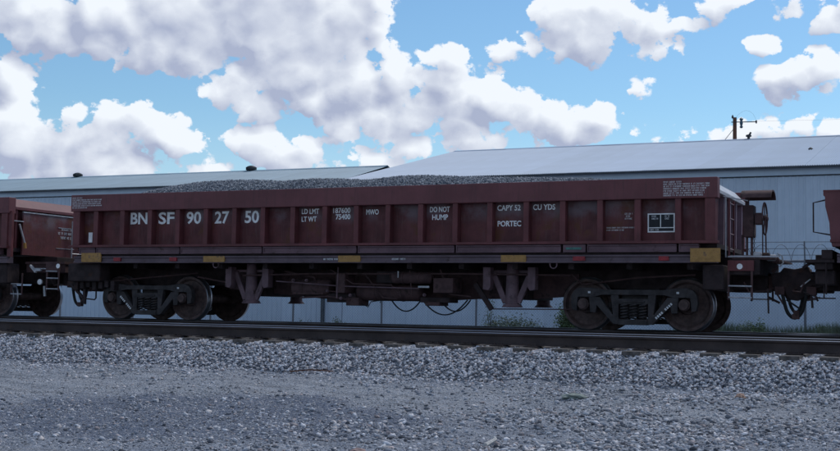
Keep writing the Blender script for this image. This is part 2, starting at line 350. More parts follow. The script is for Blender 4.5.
def ground_mat():
    m = bpy.data.materials.new('dirt_and_fines'); m.use_nodes = True; b = NB(m.node_tree); L = m.node_tree.links
    bs = m.node_tree.nodes['Principled BSDF']; tc = m.node_tree.nodes.new('ShaderNodeTexCoord'); V = tc.outputs['Object']
    xy = b.n('ShaderNodeSeparateXYZ', {0: V}); x, y = xy.outputs[0], xy.outputs[1]
    big = b.noise(V, .55, 5, .6).outputs[0]; mid = b.noise(b.v('MULTIPLY', V, (.6, 2.2, 1)), 3.2, 6, .65).outputs[0]
    yy = b.m('MULTIPLY_ADD', big, 1.6, b.m('ADD', y, -.8))
    dirt = b.mix(b.ss(mid, .3, .7), (.215, .238, .275), (.37, .395, .44))
    fines = b.mix(b.ss(mid, .3, .7), (.155, .178, .225), (.30, .33, .385))
    # compacted vehicle track of tan dirt between the ballast toe and the dark gravel
    band = b.m('MULTIPLY', b.ss(yy, 11.9, 12.7), b.ss(yy, 15.3, 14.4))
    c = b.mix(band, fines, dirt)
    rut = b.m('MULTIPLY', b.ss(b.noise(b.v('MULTIPLY', V, (.35, 4.5, 1)), 1.2, 5, .6).outputs[0], .52, .64), .45)
    c = b.mix(rut, c, (.125, .130, .145))
    pale = b.m('MULTIPLY', b.ss(b.noise(b.v('MULTIPLY', V, (.5, 1.6, 1)), 1.7, 6, .65).outputs[0], .55, .70), .34)
    c = b.mix(pale, c, (.43, .435, .445))
    # spread of dark fine gravel
    px = b.m('MULTIPLY', b.m('ADD', x, 7.6), .42); py = b.m('MULTIPLY', b.m('ADD', y, -11.1), .62)
    r = b.m('SQRT', b.m('ADD', b.m('MULTIPLY', px, px), b.m('MULTIPLY', py, py)))
    r = b.m('MULTIPLY_ADD', b.noise(V, 1.6, 5, .6).outputs[0], .7, b.m('ADD', r, -.35))
    c = b.mix(b.ss(r, 1.25, .95), c, (.115, .140, .195))
    # single grains
    v1 = b.n('ShaderNodeTexVoronoi', {'Vector': V, 'Scale': 85., 'Randomness': 1.}); v2 = b.n('ShaderNodeTexVoronoi', {'Vector': V, 'Scale': 38.})
    g1 = b.n('ShaderNodeSeparateColor', {0: v1.outputs['Color']}).outputs[0]; g2 = b.n('ShaderNodeSeparateColor', {0: v2.outputs['Color']}).outputs[0]
    c = b.mix(b.m('MULTIPLY', b.ss(g1, .62, .95), .55), c, (.36, .365, .38)); c = b.mix(b.m('MULTIPLY', b.ss(g1, .35, .05), .6), c, (.035, .038, .045))
    c = b.mix(b.m('MULTIPLY', b.ss(g2, .86, .97), .6), c, (.42, .42, .43)); c = b.mix(b.m('MULTIPLY', b.ss(g2, .12, .03), .6), c, (.05, .05, .055))
    L.new(c, bs.inputs['Base Color']); bs.inputs['Roughness'].default_value = .95; bs.inputs['Specular IOR Level'].default_value = .15
    hgt = b.m('ADD', b.m('MULTIPLY', v1.outputs['Distance'], -.5), b.m('MULTIPLY', v2.outputs['Distance'], -1.))
    hgt = b.m('ADD', hgt, b.noise(V, 14, 6, .65).outputs[0])
    L.new(b.n('ShaderNodeBump', {'Height': hgt, 'Distance': .02, 'Strength': .9}).outputs[0], bs.inputs['Normal'])
    return m
MT['ground'] = ground_mat()
ys = np.unique(np.concatenate([[-400, -120, -30, -6, 0, 4], np.linspace(6, 8.6, 8), np.linspace(8.7, 16.4, 190), np.linspace(16.5, 26, 60), [30, 40, 60, 100, 200, 500, 1200, 3000]]))
xs = np.unique(np.concatenate([[-3000, -1200, -400, -120, -60, -40, -30], np.linspace(-26, -17, 40), np.linspace(-16.9, 2, 330), np.linspace(2.2, 10, 30), [15, 25, 60, 120, 400, 1200, 3000]]))
tag(grid('ground', xs, ys, 'ground'), kind='structure')

# stones: deformed icosahedra joined as one mesh
def rock_shapes(k, sub=False):
    t = (1+5**.5)/2
    v = np.array([(-1, t, 0), (1, t, 0), (-1, -t, 0), (1, -t, 0), (0, -1, t), (0, 1, t), (0, -1, -t), (0, 1, -t), (t, 0, -1), (t, 0, 1), (-t, 0, -1), (-t, 0, 1)], float)
    v /= np.linalg.norm(v[0])
    f = np.array([(0, 11, 5), (0, 5, 1), (0, 1, 7), (0, 7, 10), (0, 10, 11), (1, 5, 9), (5, 11, 4), (11, 10, 2), (10, 7, 6), (7, 1, 8), (3, 9, 4), (3, 4, 2), (3, 2, 6), (3, 6, 8), (3, 8, 9), (4, 9, 5), (2, 4, 11), (6, 2, 10), (8, 6, 7), (9, 8, 1)])
    out = []
    for i in range(k):
        w = v*(1+RNG.uniform(-.32, .32, (12, 1)))+RNG.uniform(-.12, .12, (12, 3))
        for _ in range(3):                        # a few cut faces
            n = RNG.normal(size=3); n /= np.linalg.norm(n); d = w@n; lim = .55
            w -= np.outer(np.clip(d-lim, 0, None), n)
        out.append(w)
    return np.array(out), f
def stones(name, x, y, z, size, flat, material, label, cat='gravel'):
    n = len(x); sh, f = rock_shapes(24)
    w = sh[RNG.integers(0, 24, n)]                                # n,12,3
    sc = size[:, None, None]*np.stack([RNG.uniform(.8, 1.35, n), RNG.uniform(.7, 1.15, n), RNG.uniform(.6, .95, n)*flat], -1)[:, None, :]
    w = w*sc; a = RNG.uniform(0, 6.283, n); t = RNG.normal(0, .35, n)
    ca, sa, ct, st = np.cos(a), np.sin(a), np.cos(t), np.sin(t)
    X, Y, Z = w[..., 0], w[..., 1], w[..., 2]
    X, Z = X*ct[:, None]-Z*st[:, None], X*st[:, None]+Z*ct[:, None]
    X, Y = X*ca[:, None]-Y*sa[:, None], X*sa[:, None]+Y*ca[:, None]
    V = np.stack([X+x[:, None], Y+y[:, None], Z+z[:, None]], -1).reshape(-1, 3)
    T = (f[None]+np.arange(n)[:, None, None]*12).reshape(-1, 3)
    o = fast_mesh(name, V, T, material, np.repeat(RNG.uniform(0, 1, n), 12))
    return tag(o, label, cat, kind='stuff')
def ballast():
    n = 38000
    x = RNG.uniform(-17.5, 1.2, n); y = 15.0+RNG.beta(1.6, 1.3, n)*1.55
    toe = .22*np.sin(x*1.7+np.sin(x*.6)*2)+.12*np.sin(x*4.3+1)
    y = np.where(y < 15.6, y-np.clip(toe, -.25, .4)*(15.7-y)/.7, y)
    y = y - (RNG.random(n) < .13)*RNG.exponential(.34, n)
    n2 = 9000; x = np.concatenate([x, RNG.uniform(-19, 3, n2)]); y = np.concatenate([y, RNG.uniform(16.5, 19.8, n2)])
    n3 = 2500; x = np.concatenate([x, RNG.uniform(-22, 3, n3)]); y = np.concatenate([y, RNG.uniform(20.0, 24.0, n3)])
    N = len(x); s = RNG.uniform(.0135, .031, N)
    # keep the timber tops free under the rails
    bump = np.where((y > 15.2) & (y < 16.35), RNG.uniform(0, .035, N), RNG.uniform(-.01, .008, N))
    bump = np.where((y > 16.05), np.minimum(bump, .006), bump)
    stones('ballast', x, y, gz(x, y)+bump, s, 1., 'ballast', 'pale angular crushed stone ballast sloping down beneath the nearest rail')
ballast()
def foreground():
    n = 76000
    y = 8.6+RNG.random(n)**.85*6.9; x = -y*1.0-.4+RNG.random(n)*(y*.95+1.1)
    cl = np.sin(x*1.1+y*.9)+np.sin(x*2.7-y*2.1+1)+np.sin(x*.43+y*3.1+2)
    right = 1/(1+np.exp(-(x+5.6-(y-10)*.2)*2.2))                         # coarser stone on the right
    band = np.exp(-((y-13.7)/.55)**2)
    keep = RNG.random(n) < np.clip(.34+.30*right+.12*cl-.46*band*(1-.35*right), .07, 1)
    x, y, right, cl = x[keep], y[keep], right[keep], cl[keep]; N = len(x)
    s = .0055+RNG.exponential(.0044, N)+right*RNG.exponential(.0062, N)*(cl > -.5)
    s = np.clip(s, .004, .035)
    stones('gravel', x, y, gz(x, y)+s*.15, s, .8, 'gravel', 'small loose gravel strewn over the dirt in front of the ballast')
    n = 3600
    y = 9.+RNG.random(n)**1.1*6.; x = -y*1.0+RNG.random(n)*(y*.95+.8)
    k0 = RNG.random(n) < np.clip(.22+.9/(1+np.exp(-(x+5.9)*2.))+.25*np.sin(x*1.3+y*2.), .05, 1); x, y = x[k0], y[k0]
    band = np.exp(-((y-13.6)/.5)**2); k = RNG.random(len(x)) < .9-.75*band; x, y = x[k], y[k]
    s = RNG.uniform(.018, .040, len(x))*(.7+.5*RNG.random(len(x)))
    stones('scattered_stones', x, y, gz(x, y)+s*.2, s, .75, 'ballast', 'larger loose stones scattered across the dirt and gravel', 'stones')
foreground()

# ------------------------------------------------------------------ railway tracks
def rail_profile():
    h = [(-.036, 0-.008), (-.030, -.001), (0, 0), (.030, -.001), (.036, -.008), (.036, -.034), (.012, -.050), (.009, -.130), (.020, -.148), (.070, -.160), (.070, -.171), (-.070, -.171), (-.070, -.160), (-.020, -.148), (-.009, -.130), (-.012, -.050), (-.036, -.034)]
    return h
def make_track(yc, label, x0=-260, x1=160, tx0=-30, tx1=10, sp=.508, jit=0):
    root = empty('railway_track', (-10, yc, -.2), label, 'railway track')
    for sgn in (-1, 1):
        mb = MB(); pr = [(yc+sgn*.752+a, z) for a, z in rail_profile()]
        segs = np.concatenate([[x0], np.arange(-40, 20.1, 4), [x1]])
        for a, b2 in zip(segs[:-1], segs[1:]):
            n = len(pr)
            mb.add([(a, p[0], p[1]) for p in pr]+[(b2, p[0], p[1]) for p in pr], [(i, (i+1) % n, n+(i+1) % n, n+i) for i in range(n)], 0)
            for i in (0, 1, 2, 3): mb.mi[-n+i] = 1
        r = mb.build('rail', ['railrust', 'railtop'], root, smooth=True)
    # timber ties, cut once and then copied
    k = 0; protos = []
    for v in range(4):
        t = MB(); hw = .112+.004*v; L = 1.30+(.02, -.03, .0, .05)[v]
        n = 14; vs = []; 
        for i in range(n+1):
            yy = -L+2*L*i/n; j = [random.uniform(-.006, .006) for _ in range(4)]
            vs += [(-hw+j[0], yy, -.172), (hw+j[1], yy, -.172), (hw+j[2], yy, -.0+j[3]*.6), (-hw+j[0], yy, 0+j[1]*.6)]
        fs = [(3, 2, 1, 0), (4*n, 4*n+1, 4*n+2, 4*n+3)]+[(4*i+q, 4*i+(q+1) % 4, 4*i+4+(q+1) % 4, 4*i+4+q) for i in range(n) for q in range(4)]
        t.add(vs, fs, 0)
        me_o = t.build('tie', 'tie', None)
        pl_o = []
        for sgn in (-1, 1):
            p = MB(); p.box(-.095, .095, sgn*.752-.18, sgn*.752+.18, .0055, .0185)
            for dx in (-.05, .05):
                for dy in (-.09, .09): p.box(dx-.012, dx+.012, sgn*.752+dy-.014, sgn*.752+dy+.014, .018, .045)
            pl_o.append(p.build('tie_plate', 'railrust', None))
        protos.append((me_o, pl_o))
    x = tx0
    while x < tx1:
        mo, po = protos[k % 4]
        a = mo.copy(); COL.objects.link(a); a.parent = root
        a.location = Vector((x+random.uniform(-.02, .02), yc+random.uniform(-.03, .03), -.1905))-ORG[root.name]; a.rotation_euler.z = random.uniform(-.012, .012)
        for pq in po: q = pq.copy(); COL.objects.link(q); q.parent = a
        k += 1; x += sp+random.uniform(-.012, .012)
    for mo, po in protos:
        bpy.data.objects.remove(mo)
        for pq in po: bpy.data.objects.remove(pq)
    return root
make_track(17.324, 'nearer railway track with dark rusty rail sides, empty, running in front of the cars')
make_track(21.769, 'farther railway track that carries the brown dump cars', tx0=-32, tx1=12)
YC = 21.769

# ------------------------------------------------------------------ trucks (bogies)
def make_truck(xc, root, journal=True):
    """truck with its wheels, bearing caps and springs; xc is its centre"""
    A = .889; zw = .457; J = 1.0
    t = MB()
    for sg in (-1, 1):
        y0, y1 = YC+sg*(J-.07), YC+sg*(J+.07); y0, y1 = min(y0, y1), max(y0, y1)
        # top chord, sweeping down over both pedestals
        t.prism([(xc-A-.06, zw+.29), (xc-A+.16, zw+.285), (xc-.50, zw+.255), (xc+.50, zw+.255), (xc+A-.16, zw+.285), (xc+A+.06, zw+.29), (xc+A+.02, zw+.125),
                 (xc+A-.18, zw+.12), (xc+.55, zw+.165), (xc-.55, zw+.165), (xc-A+.18, zw+.12), (xc-A-.02, zw+.125)], y0, y1)
        for s in (-1, 1):
            # rounded pedestal that wraps the bearing
            t.prism([(xc+s*(A+.055), zw+.288), (xc+s*(A+.15), zw+.25), (xc+s*(A+.215), zw+.16), (xc+s*(A+.23), zw+.02), (xc+s*(A+.20), zw-.10), (xc+s*(A+.12), zw-.12), (xc+s*(A+.10), zw+.12), (xc+s*(A+.02), zw+.126)][::s], y0+.004, y1-.004)
            t.prism([(xc+s*(A-.10), zw+.125), (xc+s*(A-.12), zw-.14), (xc+s*(A-.22), zw-.15), (xc+s*(A-.24), zw-.02), (xc+s*.345, zw-.345), (xc+s*.25, zw-.345), (xc+s*.25, zw-.24), (xc+s*.37, zw-.17), (xc+s*.60, zw+.125)][::s], y0+.006, y1-.006)
            t.prism([(xc+s*.35, zw-.25), (xc+s*.26, zw-.25), (xc+s*.26, zw+.18), (xc+s*.40, zw+.18)][::s], y0+.016, y1-.016)
            t.box(xc+s*.70-.02, xc+s*.70+.02, y0-.012, y1+.012, zw+.17, zw+.21)
        t.box(xc-.252, xc+.252, y0-.02, y1+.02, zw-.355, zw-.258)
        t.box(xc-.265, xc+.265, y0+.012, y1-.012, zw+.005, zw+.10)            # bolster end
        t.box(xc-.20, xc+.20, y0-.012*(sg < 0), y1+.012*(sg > 0), zw+.035, zw+.062)
    t.box(xc-.24, xc+.24, YC-J+.09, YC+J-.09, zw-.22, zw+.17)                   # bolster
    t.box(xc-.30, xc+.30, YC-.35, YC+.35, zw+.17, zw+.30)
    for s in (-1, 1): t.bar((xc+s*.45, YC-.85, zw-.02), (xc+s*.45, YC+.85, zw-.02), .09, .12)   # brake beams
    fr = t.build('truck_frame', 'truck', root, bevel=.008, loc=(xc, YC, zw))
    for s in (-1, 1):                                            # worn white casting marks
        if s != (1 if xc > -10 else -1): 
            MB().box(xc+s*.78-.022, xc+s*.78+.022, YC-J-.074, YC-J-.0705, zw+.19, zw+.225).build('stencil', 'whiteworn', fr); continue
        k = MB()
        for q in range(9):
            if q == 4: continue
            c = Vector((xc+s*(.40+.032*q), YC-J-.066, zw-.235+.030*q)); k.bar(c, c+Vector((s*.020, 0, .019)), .040, .006, up=(0, 1, 0))
        k.build('stencil', 'whiteworn', fr)['kind'] = 'stuff'
        MB().box(xc+s*.78-.022, xc+s*.78+.022, YC-J-.074, YC-J-.0705, zw+.19, zw+.225).build('stencil', 'whiteworn', fr)
    for s in (-1, 1):
        for sg in (-1, 1):
            yc = YC+sg*.75
            w = MB()                                             # tread .075 outboard, flange inboard
            w.lathe([(-.062*-sg, .44)] if 0 else [(sg*.070, .10), (sg*.068, .15), (sg*.020, .17), (sg*.012, .36), (sg*.055, .395), (sg*.066, .40), (sg*.068, .445), (sg*.062, .452), (sg*-.030, .458), (sg*-.045, .470), (sg*-.055, .483), (sg*-.068, .480), (sg*-.070, .40), (sg*-.030, .36), (sg*-.020, .17), (sg*-.075, .12)],
                    (xc+s*A, yc, zw), n=48, mis=[0, 0, 0, 0, 0, 0, 1, 1, 1, 1, 0, 0, 0, 0, 0])
            w.build('wheel', ['wheel', 'tread'], fr, smooth=True)
            c = MB(); c.lathe([(0, .10), (sg*.16, .10), (sg*.165, .085), (sg*.20, .08), (sg*.205, .03)], (xc+s*A, YC+sg*.92, zw), n=20)
            for k in range(3):
                an = math.radians(90+120*k); c.lathe([(sg*.16, .022), (sg*.20, .022)], (xc+s*A+.06*math.cos(an), YC+sg*.92, zw+.06*math.sin(an)), n=6)
            c.build('bearing_cap', 'wheel', fr, smooth=True)
        ax = MB(); ax.tube([(xc+s*A, YC-.74, zw), (xc+s*A, YC+.74, zw)], .085, 16); ax.build('axle', 'wheel', fr, smooth=True)
    for sg in (-1, 1):
        for k in (-1, 0, 1):
            sp = MB(); pts = []
            for i in range(61):
                th = i/60*2*math.pi*5; pts.append((xc+k*.165+.062*math.cos(th), YC+sg*(J+.015)+.062*math.sin(th), zw-.255+.258*i/60))
            sp.tube(pts, .0135, 6); sp.build('coil_spring', 'truck', fr, smooth=True)
    return fr
KB = 20.42/20.25
def decal_text(txt, x, z, h, y, parent, mat_='white', width=None, bold=.0, name='lettering', align='LEFT', facing='-y'):
    cu = bpy.data.curves.new('txt', 'FONT'); cu.body = txt; cu.size = h/.7; cu.extrude = .0015; cu.offset = bold; cu.align_x = align; cu.resolution_u = 3
    o = bpy.data.objects.new('txt', cu); COL.objects.link(o); bpy.context.view_layer.update()
    me = bpy.data.meshes.new_from_object(o.evaluated_get(bpy.context.evaluated_depsgraph_get()))
    bpy.data.objects.remove(o)
    co_ = [v.co.copy() for v in me.vertices]; x0 = min(c.x for c in co_); x1 = max(c.x for c in co_)
    sc = (width/(x1-x0)) if width else 1
    n = bpy.data.objects.new(name, me); COL.objects.link(n); me.name = name
    for v in me.vertices:
        c = v.co; xx = (c.x-(x0 if align == 'LEFT' else (x0+x1)/2))*sc
        if facing == '-y': v.co = (x+xx, y-c.z, z+c.y)
        else: v.co = (y+c.z, x+xx, z+c.y)
    org = ORG[parent.name]
    for v in me.vertices: v.co -= org
    me.materials.clear(); me.materials.append(MT[mat_]); n.parent = parent; ORG[n.name] = org
    return n
def stencil_lines(rows, x0, x1, ztop, dz, h, y, parent, mat_='whiteworn', center=False, facing='-y'):
    """rows of lettering too small to read in the photograph: worn letter-sized marks"""
    mb = MB()
    for i, frac in enumerate(rows):
        W_ = (x1-x0)*frac; x = x0+((x1-x0)-W_)/2*(1 if center else 0); e = x+W_; z = ztop-i*dz
        while x < e:
            wl = random.randint(2, 8)
            for _ in range(wl):
                if x > e: break
                w = h*random.uniform(.4, .62); k = random.random()
                if k < .4: segs = [(x, x+w*.3, z, z+h), (x+w*.3, x+w, z+h*.75, z+h), (x+w*.3, x+w*.9, z, z+h*.22)]
                elif k < .75: segs = [(x, x+w*.3, z, z+h), (x+w*.7, x+w, z, z+h), (x+w*.3, x+w*.7, z+h*.4, z+h*.62)]
                else: segs = [(x+w*.35, x+w*.65, z, z+h), (x, x+w*.35, z+h*.75, z+h)]
                for a, b_, c, d in segs:
                    if facing == '-y': mb.box(a, b_, y-.002, y, c, d)
                    else: mb.box(y, y+.002, a, b_, c, d)
                x += w+h*.17
            x += h*.55
    o = mb.build('stencil', mat_, parent); o['kind'] = 'stuff'; return o

# ------------------------------------------------------------------ dump cars
RIBS = [(-17.13, -16.95), (-16.588, -16.474), (-15.907, -15.798), (-15.213, -15.11), (-14.525, -14.425), (-13.850, -13.750), (-13.179, -13.079), (-12.523, -12.421), (-11.852, -11.75), (-11.153, -11.05), (-10.475, -10.375), (-9.815, -9.715), (-9.148, -9.043),
        (-8.458, -8.358), (-7.786, -7.686), (-7.098, -6.998), (-6.427, -6.325), (-5.756, -5.655), (-5.103, -4.995), (-4.41, -4.309), (-3.912, -3.74)]
YS = 20.25; YB = 20.42; YF = 2*YC-YS
def body(root, x0, x1, ribs, endlook=True, zt=2.595):
    """tub of a side dump car between x0 and x1"""
    # outer chords both sides
    for sg, name in ((-1, 'top_chord'), (1, 'top_chord')):
        a, b_ = (YS-.02, YS+.20) if sg < 0 else (YF-.20, YF+.02)
        c = MB().box(x0, x1, a, b_, zt-.35, zt); c.build(name, 'chord', root, bevel=.012)
    for sg in (-1, 1):
        yy = (YS, YB) if sg < 0 else (2*YC-YB, YF)
        for a, b_ in ribs:
            MB().box(a, b_, yy[0], yy[1], 1.535, zt-.35).build('rib', 'paint', root, bevel=.006)
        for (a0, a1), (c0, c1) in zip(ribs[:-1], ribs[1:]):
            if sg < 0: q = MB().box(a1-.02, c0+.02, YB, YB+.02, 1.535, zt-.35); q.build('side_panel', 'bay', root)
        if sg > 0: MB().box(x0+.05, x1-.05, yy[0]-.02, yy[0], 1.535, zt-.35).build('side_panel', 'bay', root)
        z = (YS-.05, YB) if sg < 0 else (2*YC-YB, YF+.05)
        MB().box(x0, x1, z[0], z[1], 1.487, 1.535).build('bottom_flange', 'paint', root, bevel=.004)
    MB().box(x0+.05, x1-.05, YB+.022, 2*YC-YB-.022, 1.42, 1.50).build('floor', 'under', root)
    # end sheets with an inclined cap; skylight is put into the paler right-end colours
    for s, xe in ((-1, x0), (1, x1)):
        e = MB().prism([(xe-s*.30, zt-.075), (xe-s*.30, 1.50), (xe-s*.24, 1.50), (xe-s*.16, zt-.075)], YB+.03, 2*YC-YB-.03); e.build('end_sheet', 'endpaint' if s > 0 else 'paint', root)
        for k in range(5):
            yy = YB+.12+k*(2*YC-2*YB-.24)/4
            MB().prism([(xe-s*.24, 1.50), (xe-s*.06, 1.50), (xe-s*.05, zt-.195), (xe-s*.16, zt-.195)], yy-.035, yy+.035).build('end_stake', 'endpaint' if (s > 0 and 0 < k) else 'paint', root)
        c = MB().prism([(xe-s*.20, zt-.005), (xe-s*.005, zt-.195), (xe-s*.005, zt-.255), (xe-s*.20, zt-.255)], YS+.01 if 0 else YS+.205, YF-.205)
        c.build('end_cap', 'endcap' if (s > 0 and endlook) else 'chord', root, bevel=.006)
def underframe(root, x0, x1, seg, floor_only=False):
    for a, b_ in seg:
        for sg in (-1, 1):
            y = YS-.03 if sg < 0 else YF+.03
            m = MB().prism([(y, 1.475), (y, 1.455), (y-sg*.018, 1.445), (y-sg*.018, 1.372), (y, 1.362), (y, 1.345), (y-sg*.16, 1.345), (y-sg*.16, 1.475)], a+.03, b_-.03, 'x')
            m.box(a+.012, a+.03, min(y, y-sg*.16), max(y, y-sg*.16), 1.345, 1.487); m.build('skirt_beam', 'beam', root)
    for sg in (-1, 1):
        y = YS if sg < 0 else YF
        MB().prism([(y, 1.30), (y, 1.272), (y-sg*.03, 1.262), (y-sg*.03, 1.20), (y-sg*.03 if 0 else y, 1.19), (y, 1.165), (y-sg*.20, 1.165), (y-sg*.20, 1.30)], x0+.10, x1-.02, 'x').build('side_sill', 'sill', root)
        MB().box(x0+.15, x1-.1, min(y-sg*.05, y-sg*.25), max(y-sg*.05, y-sg*.25), 1.303, 1.342).build('sill_gap', 'under', root)
    n = 12
    for k in range(n+1):
        x = x0+.5+(x1-x0-1.0)*k/n
        MB().box(x-.05, x+.05, YS+.21, YF-.21, 1.06, 1.29).build('cross_bearer', 'under', root)
    MB().box(x0-.35, x1+.35, YC-.36, YC+.36, .74, 1.34).build('centre_sill', 'under', root, bevel=.01)
def tip_post(x, root):
    """vertical dump cylinder with its V braces and hanging brackets"""
    m = MB().lathe([(1.165, .105), (.90, .115), (.60, .125), (.44, .13), (.43, .17), (.40, .17), (.395, .19), (.375, .19), (.37, .05)], (x, YS+.62, 0), 'z', 24)
    p = m.build('dump_cylinder', 'post', root, smooth=True)
    MB().bar((x-.36, YS+.60, 1.00), (x-.12, YS+.60, .46), .07, .10).bar((x+.36, YS+.60, 1.00), (x+.12, YS+.60, .46), .07, .10).box(x-.46, x+.46, YS+.63, YS+.71, 1.00, 1.05).build('brace', 'post', root)
    for s in (-1, 1):
        MB().prism([(x+s*.36, 1.10), (x+s*.50, 1.10), (x+s*.50, .70), (x+s*.40, .68), (x+s*.36, .74)], YS+.42, YS+.60).build('bracket', 'post', root)
    MB().box(x-.24, x+.24, YS+.75, YF-.75, .52, 1.0).build('cylinder_yoke', 'under', root, bevel=.02)
    q = MB().lathe([(1.1, .11), (.44, .13), (.38, .19)], (x, YF-.62, 0), 'z', 16); q.build('dump_cylinder', 'post', root, smooth=True)

# --- main car
mainc = empty('dump_car', (-10.44, YC, 0), 'whole brown side dump car lettered with white numbers and loaded with crushed stone', 'dump car', 'brown side dump cars coupled in the train')
X0, X1 = -17.18, -3.70
body(mainc, X0, X1, RIBS)
underframe(mainc, X0, X1, [(-16.93, -16.48), (-16.48, -14.37), (-14.37, -12.44), (-12.44, -10.37), (-10.37, -8.38), (-8.38, -6.37), (-5.93, -4.35), (-4.35, -3.98)])
MB().box(-6.35, -5.95, YS-.035, YS+.12, 1.345, 1.475).build('tag_bracket', 'beam', mainc)
MB().box(-6.30, -6.02, YS-.040, YS-.0365, 1.39, 1.43).build('tag', 'green', mainc)
TX = (-15.512, -5.236)
for t in TX: make_truck(t, mainc)
for x in (-13.07, -7.51): tip_post(x, mainc)
for a, b_, z0, z1 in [(-16.847, -16.345, 1.18, 1.37), (-13.825, -13.327, 1.181, 1.299), (-10.787, -10.318, 1.179, 1.30), (-7.511, -7.041, 1.178, 1.30), (-4.147, -3.654, 1.176, 1.405)]:
    if z1 > 1.35: MB().box(a, b_, YS-.034, YS-.002, z0, z1).build('reflective_plate', 'yellow', mainc)
    else: MB().box(a, b_, YS-.006, YS+.03, z0, z1).build('reflective_plate', 'yellow', mainc)
for a, b_ in [(-16.04, -15.86), (-14.642, -14.47), (-6.183, -5.968), (-4.683, -4.514)]:
    MB().box(a, b_, YS-.005, YS+.03, 1.20, 1.275).build('reflector', 'red', mainc)
for x in (-13.56, -6.55):                                           # tie-down loops
    MB().torus((x, YS+.05, 1.13), .062, .012, 'y', 16, 6, 0, math.pi, 2*math.pi).bar((x-.062, YS+.05, 1.13), (x-.062, YS+.05, 1.17), .024).bar((x+.062, YS+.05, 1.13), (x+.062, YS+.05, 1.17), .024).build('tie_down_loop', 'post', mainc)
# lettering
yp = YB-.0005
def on_panel(t, x, x2, z, h, bold):              # x, x2, z were sighted on the rib plane; the panel lies behind it
    decal_text(t, x*KB, CH+(z-CH)*KB, h, yp, mainc, width=(x2-x)*KB, bold=bold)
for t, x, x2, z in [('BN', -15.635, -15.215, 1.966), ('SF', -14.94, -14.55, 1.96), ('90', -14.255, -13.905, 1.957), ('27', -13.58, -13.245, 1.955), ('50', -12.88, -12.555, 1.955)]:
    on_panel(t, x, x2, z, .232, .008)
for t, x, x2, z in [('LD LMT', -11.598, -11.22, 2.105), ('LT WT', -11.598, -11.27, 1.957), ('187600', -10.915, -10.545, 2.11), ('75400', -10.856, -10.545, 1.99), ('MWO', -10.21, -9.95, 2.07),
                    ('DO NOT', -8.907, -8.512, 2.093), ('HUMP', -8.858, -8.546, 1.95), ('CAPY 52', -7.59, -7.15, 2.097), ('PORTEC', -7.582, -7.138, 1.815), ('CU YDS', -6.918, -6.508, 2.098)]:
    on_panel(t, x, x2, z, .096, .0032)
stencil_lines([.33, 1, .98, .97, 1, .5], -17.14, -16.38, 2.515, .041, .025, YS-.0205, mainc)
stencil_lines([.40, 1, .99, .92, .9, .88, .86], -4.60, -3.83, 2.512, .038, .025, YS-.0205, mainc)
stencil_lines([1, .7, 1], -5.31, -5.18, 2.0, .042, .028, yp, mainc, center=True)
stencil_lines([1, .62], -5.63, -5.15, 1.765, .042, .022, yp, mainc)
stencil_lines([.55, 1], -5.0+.0, -4.99, 1.7, .04, .02, yp, mainc) if 0 else None
stencil_lines([1], -11.10, -10.80, 1.215, .04, .036, YS-.001, mainc)
stencil_lines([1], -9.66, -9.36, 1.215, .04, .036, YS-.001, mainc)
MB().box(-16.66, -16.56, YB-.003, YB+.01, 1.62, 1.80).build('paper_placard', 'white', mainc) if 0 else MB().box(-16.835, -16.735, YB-.012, YB-.001, 1.60, 1.81).build('white_placard', 'white', mainc)
ob = MB()                                                     # consolidated stencil: black field, white frame
bx0, bx1, bz0, bz1 = -4.912, -4.448, 1.688, 2.012; t = .021
ob.box(bx0+t, bx1-t, YB-.003, YB-.0005, bz0+t, bz1-t); stb = ob.build('stencil_field', 'black', mainc)
fr = MB()
for a, b_, c, d in [(bx0, bx1, bz0, bz0+t), (bx0, bx1, bz1-t, bz1), (bx0, bx0+t, bz0+t, bz1-t), (bx1-t, bx1, bz0+t, bz1-t), (bx0+t, bx1-t, bz0+.072, bz0+.086), (bx0+.215, bx0+.229, bz0+.086, bz1-t)]:
    fr.box(a, b_, YB-.006, YB-.0005, c, d)
fr.build('stencil_frame', 'white', stb)
stencil_lines([.6, 1], bx0+.07, bx0+.19, bz1-.062, .042, .028, YB-.003, stb)
stencil_lines([1, .8], bx0+.29, bx0+.37, bz1-.062, .042, .028, YB-.003, stb, center=True)
stencil_lines([1], bx0+.03, bx0+.19, bz0+.030, .04, .028, YB-.003, stb)
# brackets, tanks, pipes and rodding below the floor
U = MB()
U.prism([(-13.9, 1.0), (-13.9, .66), (-13.2, .62), (-12.3, .54), (-11.70, .49), (-9.35, .46), (-8.4, .52), (-7.2, .54), (-6.4, .60), (-6.4, 1.0)], YC-.42, YC-.365); U.build('sill_web', 'under2', mainc)
for a, b_, z0, z1, y, m_ in [(-12.1, -11.4, .56, .80, 20.95, 'under2'), (-11.35, -10.72, .42, .60, 21.0, 'under'), (-10.9, -10.62, .36, .52, 20.95, 'under2'),
                               (-9.35, -8.75, .44, .54, 21.0, 'under'), (-9.25, -8.95, .38, .46, 21.0, 'under2'), (-10.2, -9.4, .80, 1.02, 20.85, 'under'), (-9.0, -8.6, .62, .9, 20.8, 'under2'), (-11.05, -10.85, .6, .98, 20.8, 'under2')]:
    MB().box(a, b_, y-.14, y+.3, z0, z1).build('equipment_box', m_, mainc, bevel=.015)
